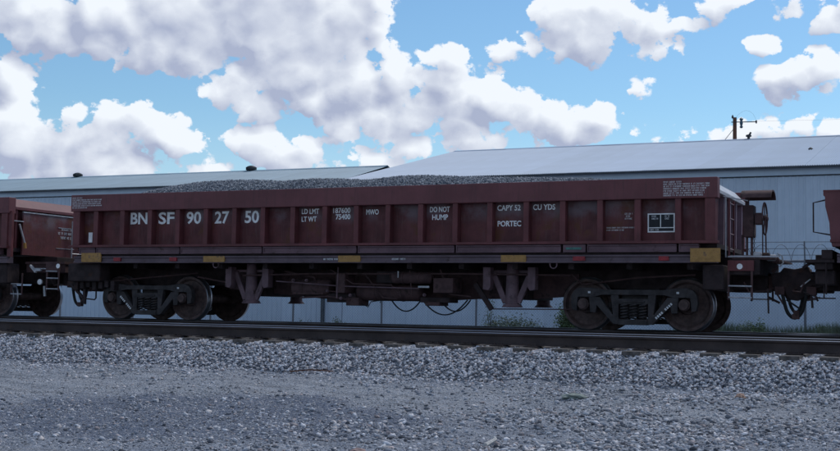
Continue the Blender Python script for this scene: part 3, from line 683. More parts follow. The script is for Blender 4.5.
for xa, xb, z, r, y in [(-12.15, -11.25, .70, .17, 20.95), (-10.75, -9.35, .62, .16, 21.02), (-9.9, -9.05, .90, .11, 20.75)]:
    a = MB().lathe([(xa, .06), (xa+.03, r*.85), (xa+.07, r), (xb-.07, r), (xb-.03, r*.85), (xb, .06)], (0, y, z), 'x', 24)
    for q in (.3, .7): a.lathe([(xa+(xb-xa)*q-.02, r+.008), (xa+(xb-xa)*q+.02, r+.008)], (0, y, z), 'x', 24)
    a.build('air_reservoir', 'under2', mainc, smooth=True)
MB().tube([(-13.2, 20.75, .93), (-11.6, 20.72, .97), (-8.2, 20.72, .98), (-6.4, 20.8, .96)], .018, 6).build('air_pipe', 'under2', mainc)
MB().tube([(-12.4, 20.70, .82), (-10.9, 20.68, .73), (-9.3, 20.7, .70)], .013, 6).build('brake_rod', 'post', mainc)
MB().tube([(-11.0, 20.66, 1.10), (-11.02, 20.66, .50)], .014, 6).build('hanger_rod', 'post', mainc)
MB().tube([(-10.6, 20.9, .40), (-10.46, 20.9, .34), (-10.40, 20.9, .44), (-10.2, 20.9, .47), (-10.2, 20.9, .42)], .010, 5).build('drain_pipe', 'rubber', mainc)
MB().bar((-8.25, 20.9, .80), (-7.92, 20.9, .33), .05, .09).build('lever', 'under', mainc)
MB().tube([(-7.95, 20.9, .34), (-6.0, 20.9, .36)], .012, 6).build('brake_rod', 'under2', mainc)
for pts_, r_ in [([(-12.3, 20.85, 1.02), (-11.6, 20.8, .90), (-11.5, 20.8, .66), (-10.9, 20.85, .60)], .016), ([(-11.2, 20.72, 1.05), (-10.7, 20.72, .78), (-9.9, 20.75, .76), (-9.7, 20.75, .55)], .014), ([(-9.5, 20.7, 1.04), (-9.45, 20.7, .56)], .012),
                 ([(-8.9, 20.75, 1.06), (-8.7, 20.75, .60), (-8.3, 20.8, .56)], .015), ([(-10.5, 20.8, .98), (-10.1, 20.8, .52), (-9.8, 20.8, .50)], .013), ([(-16.9, 20.9, .95), (-16.5, 20.8, .80), (-14.4, 20.9, .98)], .015), ([(-14.4, 20.9, .9), (-13.6, 20.9, .78), (-13.6, 20.9, 1.0)], .018), ([(-6.4, 20.9, .98), (-6.2, 20.9, .80), (-5.2, 20.95, .93), (-4.2, 20.9, .98)], .016), ([(-11.9, 20.8, .50), (-11.3, 20.8, .53), (-10.8, 20.8, .47)], .018)]:
    MB().tube(pts_, r_, 6).build('air_pipe', 'under2', mainc)
for xa, z_ in [(-12.05, .84), (-11.75, .84), (-11.28, .64), (-10.98, .5), (-10.78, .56), (-9.22, .58), (-8.92, .80), (-8.72, .72), (-9.95, .96)]:
    MB().lathe([(0, .035), (-.03, .035), (-.035, .02), (-.06, .02)], (xa, 20.78, z_), 'y', 6).build('fitting', 'post', mainc)
MB().bar((-9.28, 20.62, .73), (-9.06, 20.62, .73), .035).build('release_handle', 'bare', mainc)
MB().bar((-9.70, 20.62, 1.02), (-9.70, 20.62, .90), .018).build('pin', 'bare', mainc)
def sag(xa, za, xb, zb, dip, y, n=14):
    return [(xa+(xb-xa)*i/n, y, za+(zb-za)*i/n-dip*4*(i/n)*(1-i/n)) for i in range(n+1)]
for q in [(-9.98, .47, -9.38, .47, .20), (-9.32, .47, -8.42, .50, .27), (-8.95, .47, -8.36, .50, .20)]:
    MB().tube(sag(*q, 20.95), .014, 6).build('air_hose', 'rubber', mainc)
MB().box(-16.40, -16.28, 20.65, 20.75, .30, 1.1).build('step_hanger', 'under', mainc) if 0 else None
# B end of the main car (left) – step stirrup, brake gear
mk = MB(); mk.tube([(-17.1, 20.5, .62), (-17.25, 20.5, .58)], .02, 5)
MB().bar((-17.45, 20.62, .74), (-17.08, 20.62, .42), .05).bar((-17.06, 20.62, 1.0), (-17.06, 20.62, .30), .06, .05).build('step_hanger', 'under', mainc)
MB().tube([(-17.04, 20.62, .42), (-16.80, 20.62, .40), (-16.76, 20.62, .43), (-16.76, 20.62, .72)], .016, 6).build('step_iron', 'under', mainc)
MB().box(-17.5, -16.75, YS+.35, YF-.35, .70, 1.15).build('end_sill', 'under', mainc, bevel=.02)
MB().box(-17.35, -16.5, YS+.15, YS+.5, .78, 1.16).build('corner_casting', 'under', mainc, bevel=.03)
for k in range(7): MB().box(-17.3+k*.16, -17.2+k*.16, 20.55, 20.75, .60+.03*(k % 3), .80).build('bracket_lug', 'under', mainc, bevel=.01)

# --- ends with brake gear, steps and platform (right end of a car whose body ends at xe)
def brake_end(root, xe, detail=True):
    X = lambda d: xe+d
    MB().box(X(-.30), X(.05), YS+.25, YF-.25, .72, 1.14).build('bolster_end', 'under', root, bevel=.02)
    MB().box(X(.10), X(.53), YS+.33, YS+.37, 1.04, 1.215).build('corner_plate', 'paint', root, bevel=.006)
    MB().box(X(.10), X(.53), YF-.37, YF-.33, 1.04, 1.215).build('corner_plate', 'paint', root, bevel=.006)
    d = MB().lathe([(0, .048), (-.004, .048), (-.005, .01)], (X(.30), YS+.329, 1.115), 'y', 20); d.build('white_disc', 'white', root)
    MB().box(X(.16), X(.86), YS+.40, YF-.40, 1.235, 1.262).build('platform', 'under2', root)
    MB().box(X(.12), X(.62), YS+.375, YF-.375, .98, 1.23).build('platform_beam', 'under', root, bevel=.01)
    for k in range(3):
        MB().tube([(X(.10), YS+.34+.10*k, 1.275+.01*k), (X(.92), YS+.36+.10*k, 1.275+.01*k)], .011, 5).build('platform_edge', 'bare', root)
    for yy in (YS+.31, YF-.31):                                     # step irons
        for q in (.12, .50): MB().bar((X(q), yy, 1.04), (X(q), yy, .56), .035, .02).build('step_post', 'under2', root)
        for z in (.79, .60): MB().tube([(X(.12), yy-.01, z), (X(.50), yy-.01, z-.006)], .014, 6).build('step_rung', 'bare', root)
    # ladder on the end sheet
    for q in (YS+.55, YS+1.0): MB().bar((X(.09), q, 1.27), (X(.09), q, 2.27), .028, .02).build('ladder_rail', 'paint', root)
    for k in range(4): MB().tube([(X(.09), YS+.55, 1.42+.26*k), (X(.09), YS+1.0, 1.42+.26*k)], .011, 5).build('ladder_rung', 'endpaint', root)
    # tall brake column with hood and hand wheel
    yb = YS+.55 if detail else YS+1.7
    if detail:
        MB().box(X(.32), X(.49), yb+.02, yb+.30, 1.62, 2.16).build('brake_housing', 'under2', root, bevel=.015)
        m = MB()
        for q in (.30, .37, .45): m.bar((X(q), yb+.10, 1.26), (X(q), yb+.10, 1.66), .035)
        m.bar((X(.37), yb+.12, 2.14), (X(.37), yb+.12, 2.36), .06); m.build('brake_column', 'under2', root)
        hood = MB(); n = 8
        for r_, e in ((.20, 1), ):
            pts = [(yb+.15+math.cos(math.pi*(i/n))*.30, 2.27+math.sin(math.pi*(i/n))*.15) for i in range(n+1)]
            inn = [(yb+.15+math.cos(math.pi*(i/n))*.275, 2.27+math.sin(math.pi*(i/n))*.125) for i in range(n+1)][::-1]
            hood.prism(pts+inn, X(.30), X(.80), 'x')
        hood.build('hood', 'under2', root, smooth=True)
        w = MB().torus((X(.66), yb+.12, 1.93), .27, .014, 'x', 32, 6)
        for k in range(5):
            an = 2*math.pi*k/5+.4; w.tube([(X(.66), yb+.12, 1.93), (X(.66), yb+.12+.27*math.cos(an), 1.93+.27*math.sin(an))], .011, 5)
        w.lathe([(-.05, .03), (.05, .045), (.06, .02)], (X(.66), yb+.12, 1.93), 'x', 14); w.build('hand_wheel', 'under2', root, smooth=True)
        g_ = MB().box(X(.50), X(.63), yb+.04, yb+.20, 1.83, 2.03); g_.build('brake_gear_box', 'under2', root, bevel=.02)
        MB().tube([(X(.68), yb+.06, 1.92), (X(.69), yb+.06, 1.28)], .012, 6).tube([(X(.63), yb+.08, 1.85), (X(.63), yb+.08, 1.27)], .010, 6).build('brake_rod', 'under2', root)
        ch = MB()
        for k in range(11):
            c = (X(.50), yb+.02, 1.66-.037*k)
            ch.torus(c, .016, .005, 'x' if k % 2 else 'y', 10, 5)
        ch.build('brake_chain', 'under', root)
        MB().tube([(X(.02), yb-.15, 2.30), (X(.42), yb-.12, 2.22)], .010, 5).tube([(X(.06), yb-.15, 2.28), (X(.06), yb-.15, 1.27)], .013, 6).build('grab_iron', 'bare', root)
        for k, (a, b_, z) in enumerate([(.50, .64, 1.28), (.62, .76, 1.27), (.70, .86, 1.24), (.80, .90, 1.20)]):
            MB().lathe([(X(a), .04), (X(a+.02), .055), (X(b_-.02), .055), (X(b_), .03)], (0, YS+.5+.05*k, z+.03), 'x', 12).build('valve', ('bare', 'under', 'bare', 'under2')[k], root, smooth=True)
        MB().tube([(X(.88), YS+.5, 1.34), (X(.96), YS+.5, 1.30), (X(.98), YS+.5, 1.18), (X(.92), YS+.52, 1.12)], .014, 6).build('air_pipe', 'bare', root)
def coupler(root, xe, s, xk):
    """draft gear, shank and knuckle reaching from the end xe to the pulling face xk"""
    MB().box(min(xe, xe+s*.62), max(xe, xe+s*.62), YC-.24, YC+.24, .70, 1.06).build('draft_gear', 'under', root, bevel=.02)
    k = MB(); a = xe+s*.5
    k.prism([(a, .76), (a, .98), (xk-s*.22, 1.00), (xk-s*.20, 1.12), (xk+s*.06, 1.10), (xk+s*.12, 1.0), (xk+s*.08, .62), (xk-s*.18, .58), (xk-s*.26, .74)], YC-.17, YC+.17)
    k.build('coupler', 'under2', root, bevel=.02)
    MB().tube([(xe+s*.35, YS+.45, .86), (xe+s*.42, YS+.5, .70), (xe+s*.62, YC-.5, .72), (xk-s*.12, YC-.05, .90)], .013, 5).build('uncoupling_lever', 'under2', root)
    MB().box(min(xk-s*.34, xk-s*.18), max(xk-s*.34, xk-s*.18), YC-.45, YC-.30, .66, .80).build('angle_cock', 'under2', root, bevel=.01)
brake_end(mainc, X1); coupler(mainc, X1, 1, -2.60); coupler(mainc, X0, -1, -17.80)
MB().tube([(-2.97, YS+.5, .75), (-2.965, YS+.5, .56), (-2.96, YS+.5, .34)], .016, 5).build('hanging_chain', 'under', mainc)

# hoses that join two cars
def air_hoses(xk, label, group):
    r = empty('air_hose_pair', (xk, YC, .6), label, 'air hoses', group)
    def U_(xa, za, xb, zb, low, y, rad):
        P_ = [Vector((xa, y, za)), Vector((xa+.02, y, za-.12)), Vector((xa+(xb-xa)*.22, y, low+.10)), Vector(((xa+xb)/2, y, low)), Vector((xb-(xb-xa)*.22, y, low+.10)), Vector((xb-.02, y, zb-.12)), Vector((xb, y, zb))]
        out = []
        for i in range(len(P_)-1):
            p0 = P_[max(i-1, 0)]; p1 = P_[i]; p2 = P_[i+1]; p3 = P_[min(i+2, len(P_)-1)]
            for k in range(5):
                t = k/5; out.append(.5*((2*p1)+(-p0+p2)*t+(2*p0-5*p1+4*p2-p3)*t*t+(-p0+3*p1-3*p2+p3)*t**3))
        return out+[P_[-1]]
    MB().tube(U_(xk-.23, .76, xk+.19, .76, .27, YC-.40, .03), .030, 8).build('hose', 'rubber', r, smooth=True)
    MB().tube(U_(xk-.15, .74, xk+.13, .80, .36, YC-.30, .03), .026, 8).build('hose', 'rubber', r, smooth=True)
    MB().box(xk-.06, xk+.06, YC-.44, YC-.35, .25, .34).box(xk-.05, xk+.05, YC-.34, YC-.26, .33, .40).build('glad_hand', 'under2', r, bevel=.01)
    MB().bar((xk-.16, YC-.35, .58), (xk+.10, YC-.35, .40), .03).build('hose_strap', 'rubber', r)
air_hoses(-2.60, 'pair of black air hoses looping between the lettered car and the right car', 'air hoses between cars')
air_hoses(-17.80, 'pair of black air hoses looping between the left car and the lettered car', 'air hoses between cars')

# --- left neighbour: its right end shows
left = empty('dump_car', (-25.6, YC, 0), 'brown side dump car cut by the left edge of the picture', 'dump car', 'brown side dump cars coupled in the train')
LX0, LX1 = -32.33, -18.88
lr = [(a+LX1-X1, b_+LX1-X1) for a, b_ in RIBS]
body(left, LX0, LX1, lr, endlook=False)
underframe(left, LX0, LX1, [(LX0+.3+i*1.85, LX0+.3+(i+1)*1.85) for i in range(7)])
for ch in left.children:
    if ch.name.startswith('end_s'): ch.data.materials.clear(); ch.data.materials.append(MT['paint'])
make_truck(-20.66, left); make_truck(-30.6, left)
MB().box(-21.3, -21.1, YS, YS+.1, 1.2, 1.4).build('reflective_plate', 'yellow', left)
MB().box(LX1-.05, LX1+.06, YS+.03, YS+.10, 1.30, 2.30).build('corner_post', 'paint', left)
MB().box(LX1-.02, LX1+.02, YS+.42, YF-.42, 1.36, 2.30).build('end_panel', 'bay', left)
MB().box(LX1+.0, LX1+.035, YS+.40, YF-.2, 2.285, 2.31).build('panel_lip', 'bare', left)
MB().box(LX1+.02, LX1+.03, YS+1.55, YF-.85, 2.02, 2.035).build('grab_iron', 'bare', left)
MB().box(LX1+.02, LX1+.03, YS+1.5, YS+2.1, 1.55, 1.562).build('grab_iron', 'bare', left)
MB().box(LX1+.02, LX1+.04, YS+.12, YS+.42, 2.08, 2.10).build('grab_iron', 'bare', left)
stencil_lines([.6, 1, .7], YS+1.55, YS+2.15, 1.97, .095, .055, LX1+.021, left, center=True, facing='x')
for y_ in (YS+1.95, YS+2.35): MB().bar((LX1+.09, y_, 1.34), (LX1+.09, y_, 2.2), .03, .02).build('ladder_rail', 'bare', left)
for k in range(4): MB().tube([(LX1+.09, YS+1.95, 1.45+.22*k), (LX1+.09, YS+2.35, 1.45+.22*k)], .011, 5).build('ladder_rung', 'bare', left)
MB().bar((LX1+.10, YS+.22, 2.02), (LX1+.10, YS+.40, 1.62), .03, .03).build('slanted_lever', 'bare', left)
MB().bar((LX1+.10, YS+.40, 1.62), (LX1+.10, YS+.42, 1.5), .05, .05).build('lever_grip', 'yellow', left)
brk = MB().box(LX1-.7, LX1-.1, YS+.10, YS+.5, .72, 1.16).build('corner_casting', 'under', left, bevel=.03)
MB().lathe([(0, .05), (-.004, .05), (-.005, .01)], (-19.35, YS+.098, 1.03), 'y', 18).build('white_disc', 'white', left)
MB().box(LX1, LX1+1.10, YS+.55, YF-.3, 1.16, 1.21).box(LX1, LX1+1.08, YS+.6, YF-.4, .98, 1.16).build('end_platform', 'under2', left)
MB().box(LX1+.78, LX1+1.14, YS+.33, YS+.37, 1.02, 1.20).build('corner_plate', 'under2', left)
MB().lathe([(0, .05), (-.004, .05), (-.005, .01)], (-17.77, YS+.329, 1.11), 'y', 18).build('white_disc', 'white', left)
for q in (.80, 1.12): MB().bar((LX1+q, YS+.35, 1.02), (LX1+q, YS+.35, .58), .035, .02).build('step_post', 'under2', left)
for q in (-.12, .18): MB().bar((LX1+q, YS+.28, .95), (LX1+q, YS+.28, .48), .03, .02).build('step_post', 'under2', left)
for a, b_, z, y_ in [(.80, 1.12, .85, .34), (.80, 1.12, .62, .34), (-.12, .18, .72, .27), (-.12, .18, .50, .27), (.25, .70, 1.06, .5), (.80, 1.1, 1.0, .32)]:
    MB().tube([(LX1+a, YS+y_, z), (LX1+b_, YS+y_, z-.005)], .014, 6).build('step_rung', 'bare', left)
MB().lathe([(0, .05), (-.02, .06), (-.05, .06), (-.06, .02)], (LX1+.42, YS+.6, .77), 'y', 12).build('valve', 'white', left)
MB().bar((LX1+.52, YS+.6, .68), (LX1+.54, YS+.6, .46), .05, .03).build('valve_handle', 'bare', left)
MB().bar((LX1+.20, YS+.5, 1.13), (LX1+.36, YS+.5, .98), .06, .04).bar((LX1+.34, YS+.5, 1.03), (LX1+.50, YS+.5, 1.03), .05, .05).build('bracket', 'endcap', left)
coupler(left, LX1+.45, 1, -17.80)

# --- right neighbour: only its left end shows
right = empty('dump_car', (4.7, YC, 0), 'brown side dump car cut by the right edge of the picture', 'dump car', 'brown side dump cars coupled in the train')
RX0, RX1 = -2.03, 11.45
rrb = [(a+RX0-X0, b_+RX0-X0) for a, b_ in RIBS]
body(right, RX0+.10, RX1, [(a+.12, b_+.12) for a, b_ in rrb], endlook=False, zt=2.31)
MB().prism([(RX0, 2.30), (RX0+.45, 2.30), (RX0+.45, 1.42), (RX0+.13, 1.42), (RX0+.10, 1.60), (RX0+.09, 1.80), (RX0+.03, 2.06), (RX0+.025, 2.22), (RX0, 2.24)], YS-.03, YS+.16).build('corner_gusset', 'chord', right, bevel=.006)
MB().prism([(RX0+.0, 2.325), (RX0+.5, 2.325), (RX0+.5, 2.295), (RX0+.0, 2.295)], YS-.04, YS+.30).build('corner_cap', 'paint', right)
underframe(right, RX0+.1, RX1, [(RX0+.3+i*1.85, RX0+.3+(i+1)*1.85) for i in range(7)])
make_truck(-2.03+1.67, right); make_truck(9.8, right)
MB().tube([(RX0+.02, YS+.05, 2.17), (RX0-.16, YS+.05, 2.13), (RX0-.16, YS+.05, 1.66), (RX0+.10, YS+.05, 1.61)], .014, 6).build('grab_iron', 'under', right)
MB().box(RX0-.30, RX0+.15, YS+.12, YF-.12, 1.17, 1.22).build('platform', 'under', right)
MB().box(RX0-.16, RX0+.12, YS+.16, YF-.16, 1.06, 1.165).box(RX0-.05, RX0+.12, YS+.14, YF-.14, 1.225, 1.38).build('platform_beam', 'under', right, bevel=.01)
MB().box(RX0-.16, RX0+.14, YS+.25, YF-.25, .82, 1.055).build('end_sill', 'under', right, bevel=.02)
MB().box(RX0-.45, RX0-.20, YC-.3, YC+.3, .86, 1.02).build('striker', 'under', right, bevel=.02)
MB().tube([(RX0-.35, YS+.3, .70), (RX0-.1, YS+.3, .60), (RX0+.15, YS+.3, .60)], .012, 5).tube([(RX0-.03, YS+.3, .82), (RX0-.03, YS+.3, .60)], .012, 5).tube([(RX0+.02, YS+.14, 1.2), (RX0+.02, YS+.14, .66)], .014, 5).build('step_iron', 'under', right)
MB().tube([(RX0-.22, YS+.3, .62), (RX0-.21, YS+.3, .44)], .02, 5).tube([(RX0-.30, YS+.3, .56), (RX0-.14, YS+.3, .58)], .01, 5).build('hanging_chain', 'under', right)
coupler(right, RX0, -1, -2.60)
MB().prism([(-3.02, 1.02), (-2.86, 1.05), (-2.80, 1.13), (-2.62, 1.10), (-2.40, 1.15), (-2.36, 1.02), (-2.22, .96), (-2.24, .80), (-2.34, .82), (-2.40, .66), (-2.58, .56), (-2.72, .58), (-2.78, .70), (-2.98, .72)], YC-.36, YC-.18).build('coupler_guard', 'under', right, bevel=.02)
for q, (xa, za, xb, zb, w_) in enumerate([(-3.05, .62, -2.86, .52, .04), (-2.92, .70, -2.80, .50, .03), (-2.40, .74, -2.18, .82, .03), (-2.36, .60, -2.20, .62, .025), (-2.48, 1.12, -2.36, 1.20, .05), (-2.98, 1.04, -2.90, 1.14, .06), (-2.30, .70, -2.24, .56, .03)]):
    MB().bar((xa, YC-.42, za), (xb, YC-.40, zb), w_).build('coupler_fitting', 'under2' if q % 2 else 'under', right)
MB().bar((-2.52, YC-.40, .80), (-2.36, YC-.40, .93), .018).build('release_lever', 'bare', right)

# ------------------------------------------------------------------ crushed stone load
LP = [(-17.0, 2.50), (-16.6, 2.56), (-16.0, 2.80), (-15.6, 2.88), (-14.95, 2.95), (-14.2, 2.97), (-13.45, 2.955), (-12.85, 2.91), (-12.25, 2.945), (-11.55, 2.925), (-10.9, 2.88), (-10.2, 2.94), (-9.75, 2.945), (-9.3, 2.92), (-8.7, 2.88), (-7.7, 2.84), (-6.5, 2.79), (-6.0, 2.75), (-5.4, 2.70), (-4.6, 2.60), (-4.0, 2.50)]
lx = np.array([p[0] for p in LP]); lz = np.array([p[1] for p in LP])
def loadz(x, y):
    t = np.clip(np.abs(y-YC)/1.25, 0, 1); top = np.interp(x, lx, lz)
    return 2.46+(top-2.46)*(1-t**1.7)
xs_ = np.linspace(-17.0, -3.95, 260); ys_ = np.linspace(YB+.03, 2*YC-YB-.03, 46)
Xg, Yg = np.meshgrid(xs_, ys_); Zg = loadz(Xg, Yg)+RNG.normal(0, .010, Xg.shape)
Vg = np.stack([Xg, Yg, Zg], -1).reshape(-1, 3); a = (np.arange(45)[:, None]*260+np.arange(259)[None]).ravel()
Tg = np.concatenate([np.stack([a, a+1, a+261], -1), np.stack([a, a+261, a+260], -1)])
nst = 14000; sx_ = RNG.uniform(-16.9, -4.05, nst); sy_ = RNG.uniform(YB+.1, YC+.4, nst)
sh, fr_ = rock_shapes(12); sz = RNG.uniform(.014, .030, nst)
Vs = (sh[RNG.integers(0, 12, nst)]*sz[:, None, None]+np.stack([sx_, sy_, loadz(sx_, sy_)], -1)[:, None, :]).reshape(-1, 3)
Ts = (fr_[None]+np.arange(nst)[:, None, None]*12).reshape(-1, 3)+len(Vg)
ld = fast_mesh('stone_load', np.concatenate([Vg, Vs]), np.concatenate([Tg, Ts]), 'loadstone', np.concatenate([RNG.uniform(.1, .5, len(Vg)), np.repeat(RNG.uniform(0, 1, nst), 12)]))
tag(ld, 'heaped grey crushed stone filling the top of the lettered dump car', 'crushed stone', kind='stuff')

# ------------------------------------------------------------------ warehouse
GZ = -.66; EZ = 5.30; WY = 42.0
def corr(w, pitch, amp, n=4):
    k = int(round(w/pitch))*n; return [(w*i/k, amp*math.sin(2*math.pi*i/n)) for i in range(k+1)]
def wall_panel_mesh(w, h):
    """ribbed sheet: trapezoid ribs standing proud"""
    pts = []; x = 0; P_ = w/4
    for i in range(4): pts += [(x, 0), (x+P_*.62, 0), (x+P_*.72, -.022), (x+P_*.90, -.022)]; x += P_
    pts.append((w, 0)); m = MB(); n = len(pts)
    m.add([(p[0], p[1], 0) for p in pts]+[(p[0], p[1], h) for p in pts], [(i, i+1, n+i+1, n+i) for i in range(n-1)]); return m
def roof_sheet(w, y0, z0, y1, z1, pitch=.0762, amp=.017, rows=3):
    p = corr(w, pitch, amp); m = MB(); n = len(p); vs = []
    for r in range(rows+1):
        t = r/rows
        vs += [(q[0], y0+(y1-y0)*t, z0+(z1-z0)*t+q[1]) for q in p]
    m.add(vs, [(r*n+i, r*n+i+1, (r+1)*n+i+1, (r+1)*n+i) for r in range(rows) for i in range(n-1)]); return m
def building(name, x0, x1, ry, rz, by, roofmat, label, group=None):
    root = empty(name, (x0, WY, GZ), label, 'warehouse', group)
    w = .9144; n = int(round((x1-x0)/w)); w = (x1-x0)/n
    protos = [wall_panel_mesh(w, EZ-.36-GZ).build('wall_panel', 'wall', None)]
    sl = (rz-EZ)/(ry-WY); oy = WY-.30; oz = EZ-.02-sl*.3+.04
    fr_ = roof_sheet(w+.0, oy, oz, ry, rz+.04).build('roof_sheet', roofmat, None)
    bk = roof_sheet(w, ry, rz+.04, by, EZ, rows=1).build('roof_sheet', roofmat, None)
    org = ORG[root.name]
    for i in range(n):
        for pi, (p, base) in enumerate(((protos[0], (x0+i*w, WY, GZ)), (fr_, (x0+i*w, 0, 0)), (bk, (x0+i*w, 0, 0)))):
            c = p.copy(); COL.objects.link(c); c.parent = root
            c.location = Vector(base)-org+Vector((0, random.uniform(-.002, .002) if pi == 0 else 0, 0))
            if pi == 1: c.location.z += random.uniform(-.004, .004)
    for p in protos+[fr_, bk]: bpy.data.objects.remove(p)
    MB().box(x0+.01, x1-.01, WY-.05, WY+.02, EZ-.33, EZ-.02).build('eave_flashing', 'flash', root)
    MB().box(x0+.01, x1-.01, oy+.02, oy+.05, oz-.085, oz-.018).build('eave_shade_strip', 'seam', root)  # dark strip standing in for the shade under the corrugated edge
    MB().box(x0+.01, x1-.01, WY-.028, WY+.02, EZ-.375, EZ-.332).build('drip_gap', 'seam', root)
    MB().box(x0+.02, x1-.02, by-.1, by, GZ, EZ-.02).build('back_wall', 'wall', root)
    for xe in (x0+.02, x1-.10):
        MB().prism([(WY+.03, GZ), (by-.1, GZ), (by-.1, EZ-.06), (ry, rz-.06), (WY+.03, EZ-.06)], xe, xe+.08, 'x').build('gable_wall', 'wall', root)
    MB().prism([(ry-.22, rz-.22*sl+.060), (ry, rz+.075), (ry+.22, rz-.22*sl+.060), (ry+.22, rz-.22*sl+.054), (ry, rz+.068), (ry-.22, rz-.22*sl+.054)], x0, x1, 'x').build('ridge_cap', roofmat, root)
    return root
bl = building('warehouse', -62.0, -22.16, 45.86, 6.24, 50, 'roofold', 'long low warehouse with dull blue green roof and two round vents, at the left', 'metal warehouses behind the train')
br = building('warehouse', -22.14, 24.5, 53.2, 7.77, 64.5, 'roof', 'taller warehouse with pale corrugated roof and blue grey wall, at the right', 'metal warehouses behind the train')
def turbine(x, y, z, s, root):
    m = MB().lathe([(z-.35, .17*s), (z-.02, .17*s), (z, .30*s), (z+.06*s, .36*s), (z+.20*s, .37*s), (z+.30*s, .30*s), (z+.36*s, .12*s)], (x, y, 0), 'z', 18)
    for k in range(18):
        a_ = 2*math.pi*k/18; m.bar((x+.37*s*math.cos(a_), y+.37*s*math.sin(a_), z+.03*s), (x+.37*s*math.cos(a_+.1), y+.37*s*math.sin(a_+.1), z+.24*s), .02, .05)
    m.build('roof_vent', 'vent', root, smooth=True)
turbine(-38.6, 45.86, 6.30, .55, bl); turbine(-28.9, 45.86, 6.30, .60, bl)
MB().lathe([(7.70, .06), (7.92, .06), (7.93, .12), (8.0, .12), (8.03, .03)], (-8.40, 53.2, 0), 'z', 12).bar((-8.40, 53.2, 7.95), (-8.30, 53.2, 8.12), .07).build('roof_vent', 'vent', br)
MB().lathe([(0, .09), (.05, .09), (.10, .03)], (-5.2, 47.4, 6.50), 'z', 10).build('roof_patch', 'vent', br)
# rainwater pipe on the wall that shows under the car
MB().box(-23.02, -22.91, WY-.16, WY-.05, GZ, EZ-.38).build('downpipe', 'seam', bl)

# ------------------------------------------------------------------ chain link fence
fe = empty('chain_link_fence', (-10, 33, GZ), 'grey chain link fence topped with coiled razor wire in front of the warehouse wall', 'fence')
FZ1 = 1.71; pp = MB().tube([(0, 0, 0), (0, 0, FZ1-GZ+.02)], .033, 8).bar((0, 0, FZ1-GZ), (0, -.10, FZ1-GZ+.52), .035).build('fence_post', 'galv', None)
x = -3.78-3.07*14
while x < 25:
    c = pp.copy(); COL.objects.link(c); c.parent = fe; c.location = (x+10, 0, 0); x += 3.07
bpy.data.objects.remove(pp)
MB().tube([(-46.8, 33, FZ1), (24.5, 33, FZ1)], .034, 8).build('top_rail', 'galv', fe)
for k, z in enumerate((.16, .33, .50)): MB().tube([(-46.8, 33-.03*(k+1), FZ1+z), (24.5, 33-.03*(k+1), FZ1+z)], .008, 4).build('barbed_wire', 'galv', fe)
cw = MB(); H_ = FZ1-GZ-.08; xx = -24.
while xx < 3.5:
    for s in (-1, 1):
        a_ = Vector((xx, 33+.006*s, GZ+.06)); b_ = Vector((xx+s*H_, 33+.006*s, GZ+.06+H_)); cw.tube([a_, b_], .0022, 3, cap=False)
    xx += .082
cf = cw.build('chain_link_mesh', 'wire', fe); cf['kind'] = 'stuff'
rz_ = MB(); pts = []
for i in range(int((3.5+24)/.50*16)):
    t = i/16; an = 2*math.pi*t; pts.append((-24+t*.50-.05*math.cos(an), 33-.20*math.cos(an), FZ1+.22+.22*math.sin(an)))
rz_.tube(pts, .008, 4); rz_.build('razor_wire', 'galv', fe)

# ------------------------------------------------------------------ weeds at the fence
def weed(name, x, y, r, h, n, m_, label, seed, group='weeds at the fence', cat='weed'):
    rn = random.Random(seed); root = empty(name, (x, y, GZ), label, cat, group)
    st = MB(); lf = MB(); tips = []
    for k in range(min(46, max(5, int(n/70)))):
        a_ = rn.uniform(0, 6.28); q = rn.uniform(.15, 1)*r; hh = h*rn.uniform(.55, 1.05)*(1-.30*q/r)
        p0 = Vector((x+rn.uniform(-.3, .3)*r, y+rn.uniform(-.2, .2)*r, GZ)); p1 = Vector((x+q*.6*math.cos(a_), y+q*.35*math.sin(a_), GZ+hh*.6)); p2 = Vector((x+q*math.cos(a_), y+q*.6*math.sin(a_), GZ+hh))
        st.tube([p0, p1, p2], .012, 4, r2=.004); tips.append((p0, p1, p2))
    for k in range(n):
        p0, p1, p2 = rn.choice(tips); t = rn.uniform(.25, 1.05)
        p = p0.lerp(p1, t*2) if t < .5 else p1.lerp(p2, (t-.5)*2)
        sp = .11*r+.02; p = p+Vector((rn.gauss(0, sp), rn.gauss(0, sp), rn.gauss(0, sp*.8)))
        if p.z < GZ+.02: continue
        s = rn.uniform(.018, .042); d = Vector((rn.gauss(0, 1), rn.gauss(0, 1), rn.gauss(0, .8))).normalized(); e = d.orthogonal().normalized()
        lf.add([p-d*s, p+e*s*.45, p+d*s, p-e*s*.45], [(0, 1, 2, 3)])
    st.build('stem', 'stem', root); lf.build('foliage', m_, root)
WD = [(-11.75, 32.6, .92, .84, 4200, 'leafdry', 'low dusty green weed clump at the fence, below the right dump cylinder'),
      (-9.95, 32.6, .60, 1.28, 6500, 'leaf', 'dark green bush at the fence, just left of the right truck'),
      (-17.30, 32.6, .32, .72, 1000, 'leafdry', 'small green weed at the fence, seen under the middle of the lettered car'),
      (-18.55, 32.7, .25, .70, 160, 'leafdry', 'thin sprig at the fence, left of the small green weed'),
      (-12.35, 32.5, .25, 1.32, 160, 'leafdry', 'tall thin stalk standing in the low weed clump'),
      (-6.10, 32.6, .34, .92, 900, 'leafdry', 'weed tuft at the fence directly right of the last wheel'),
      (-4.95, 32.6, .42, .90, 1500, 'leaf', 'ragged green weed at the fence beneath the brake platform'),
      (-3.35, 32.6, .28, .84, 900, 'leaf', 'small rounded weed at the fence, just right of the post'),
      (-2.35, 32.6, .7, .82, 2200, 'leafdry', 'low pale weeds at the fence at the right edge')]
for i, (x, y, r, h, n, m_, lab) in enumerate(WD): weed('weed_clump', x, y, r, h, n, m_, lab, 40+i)

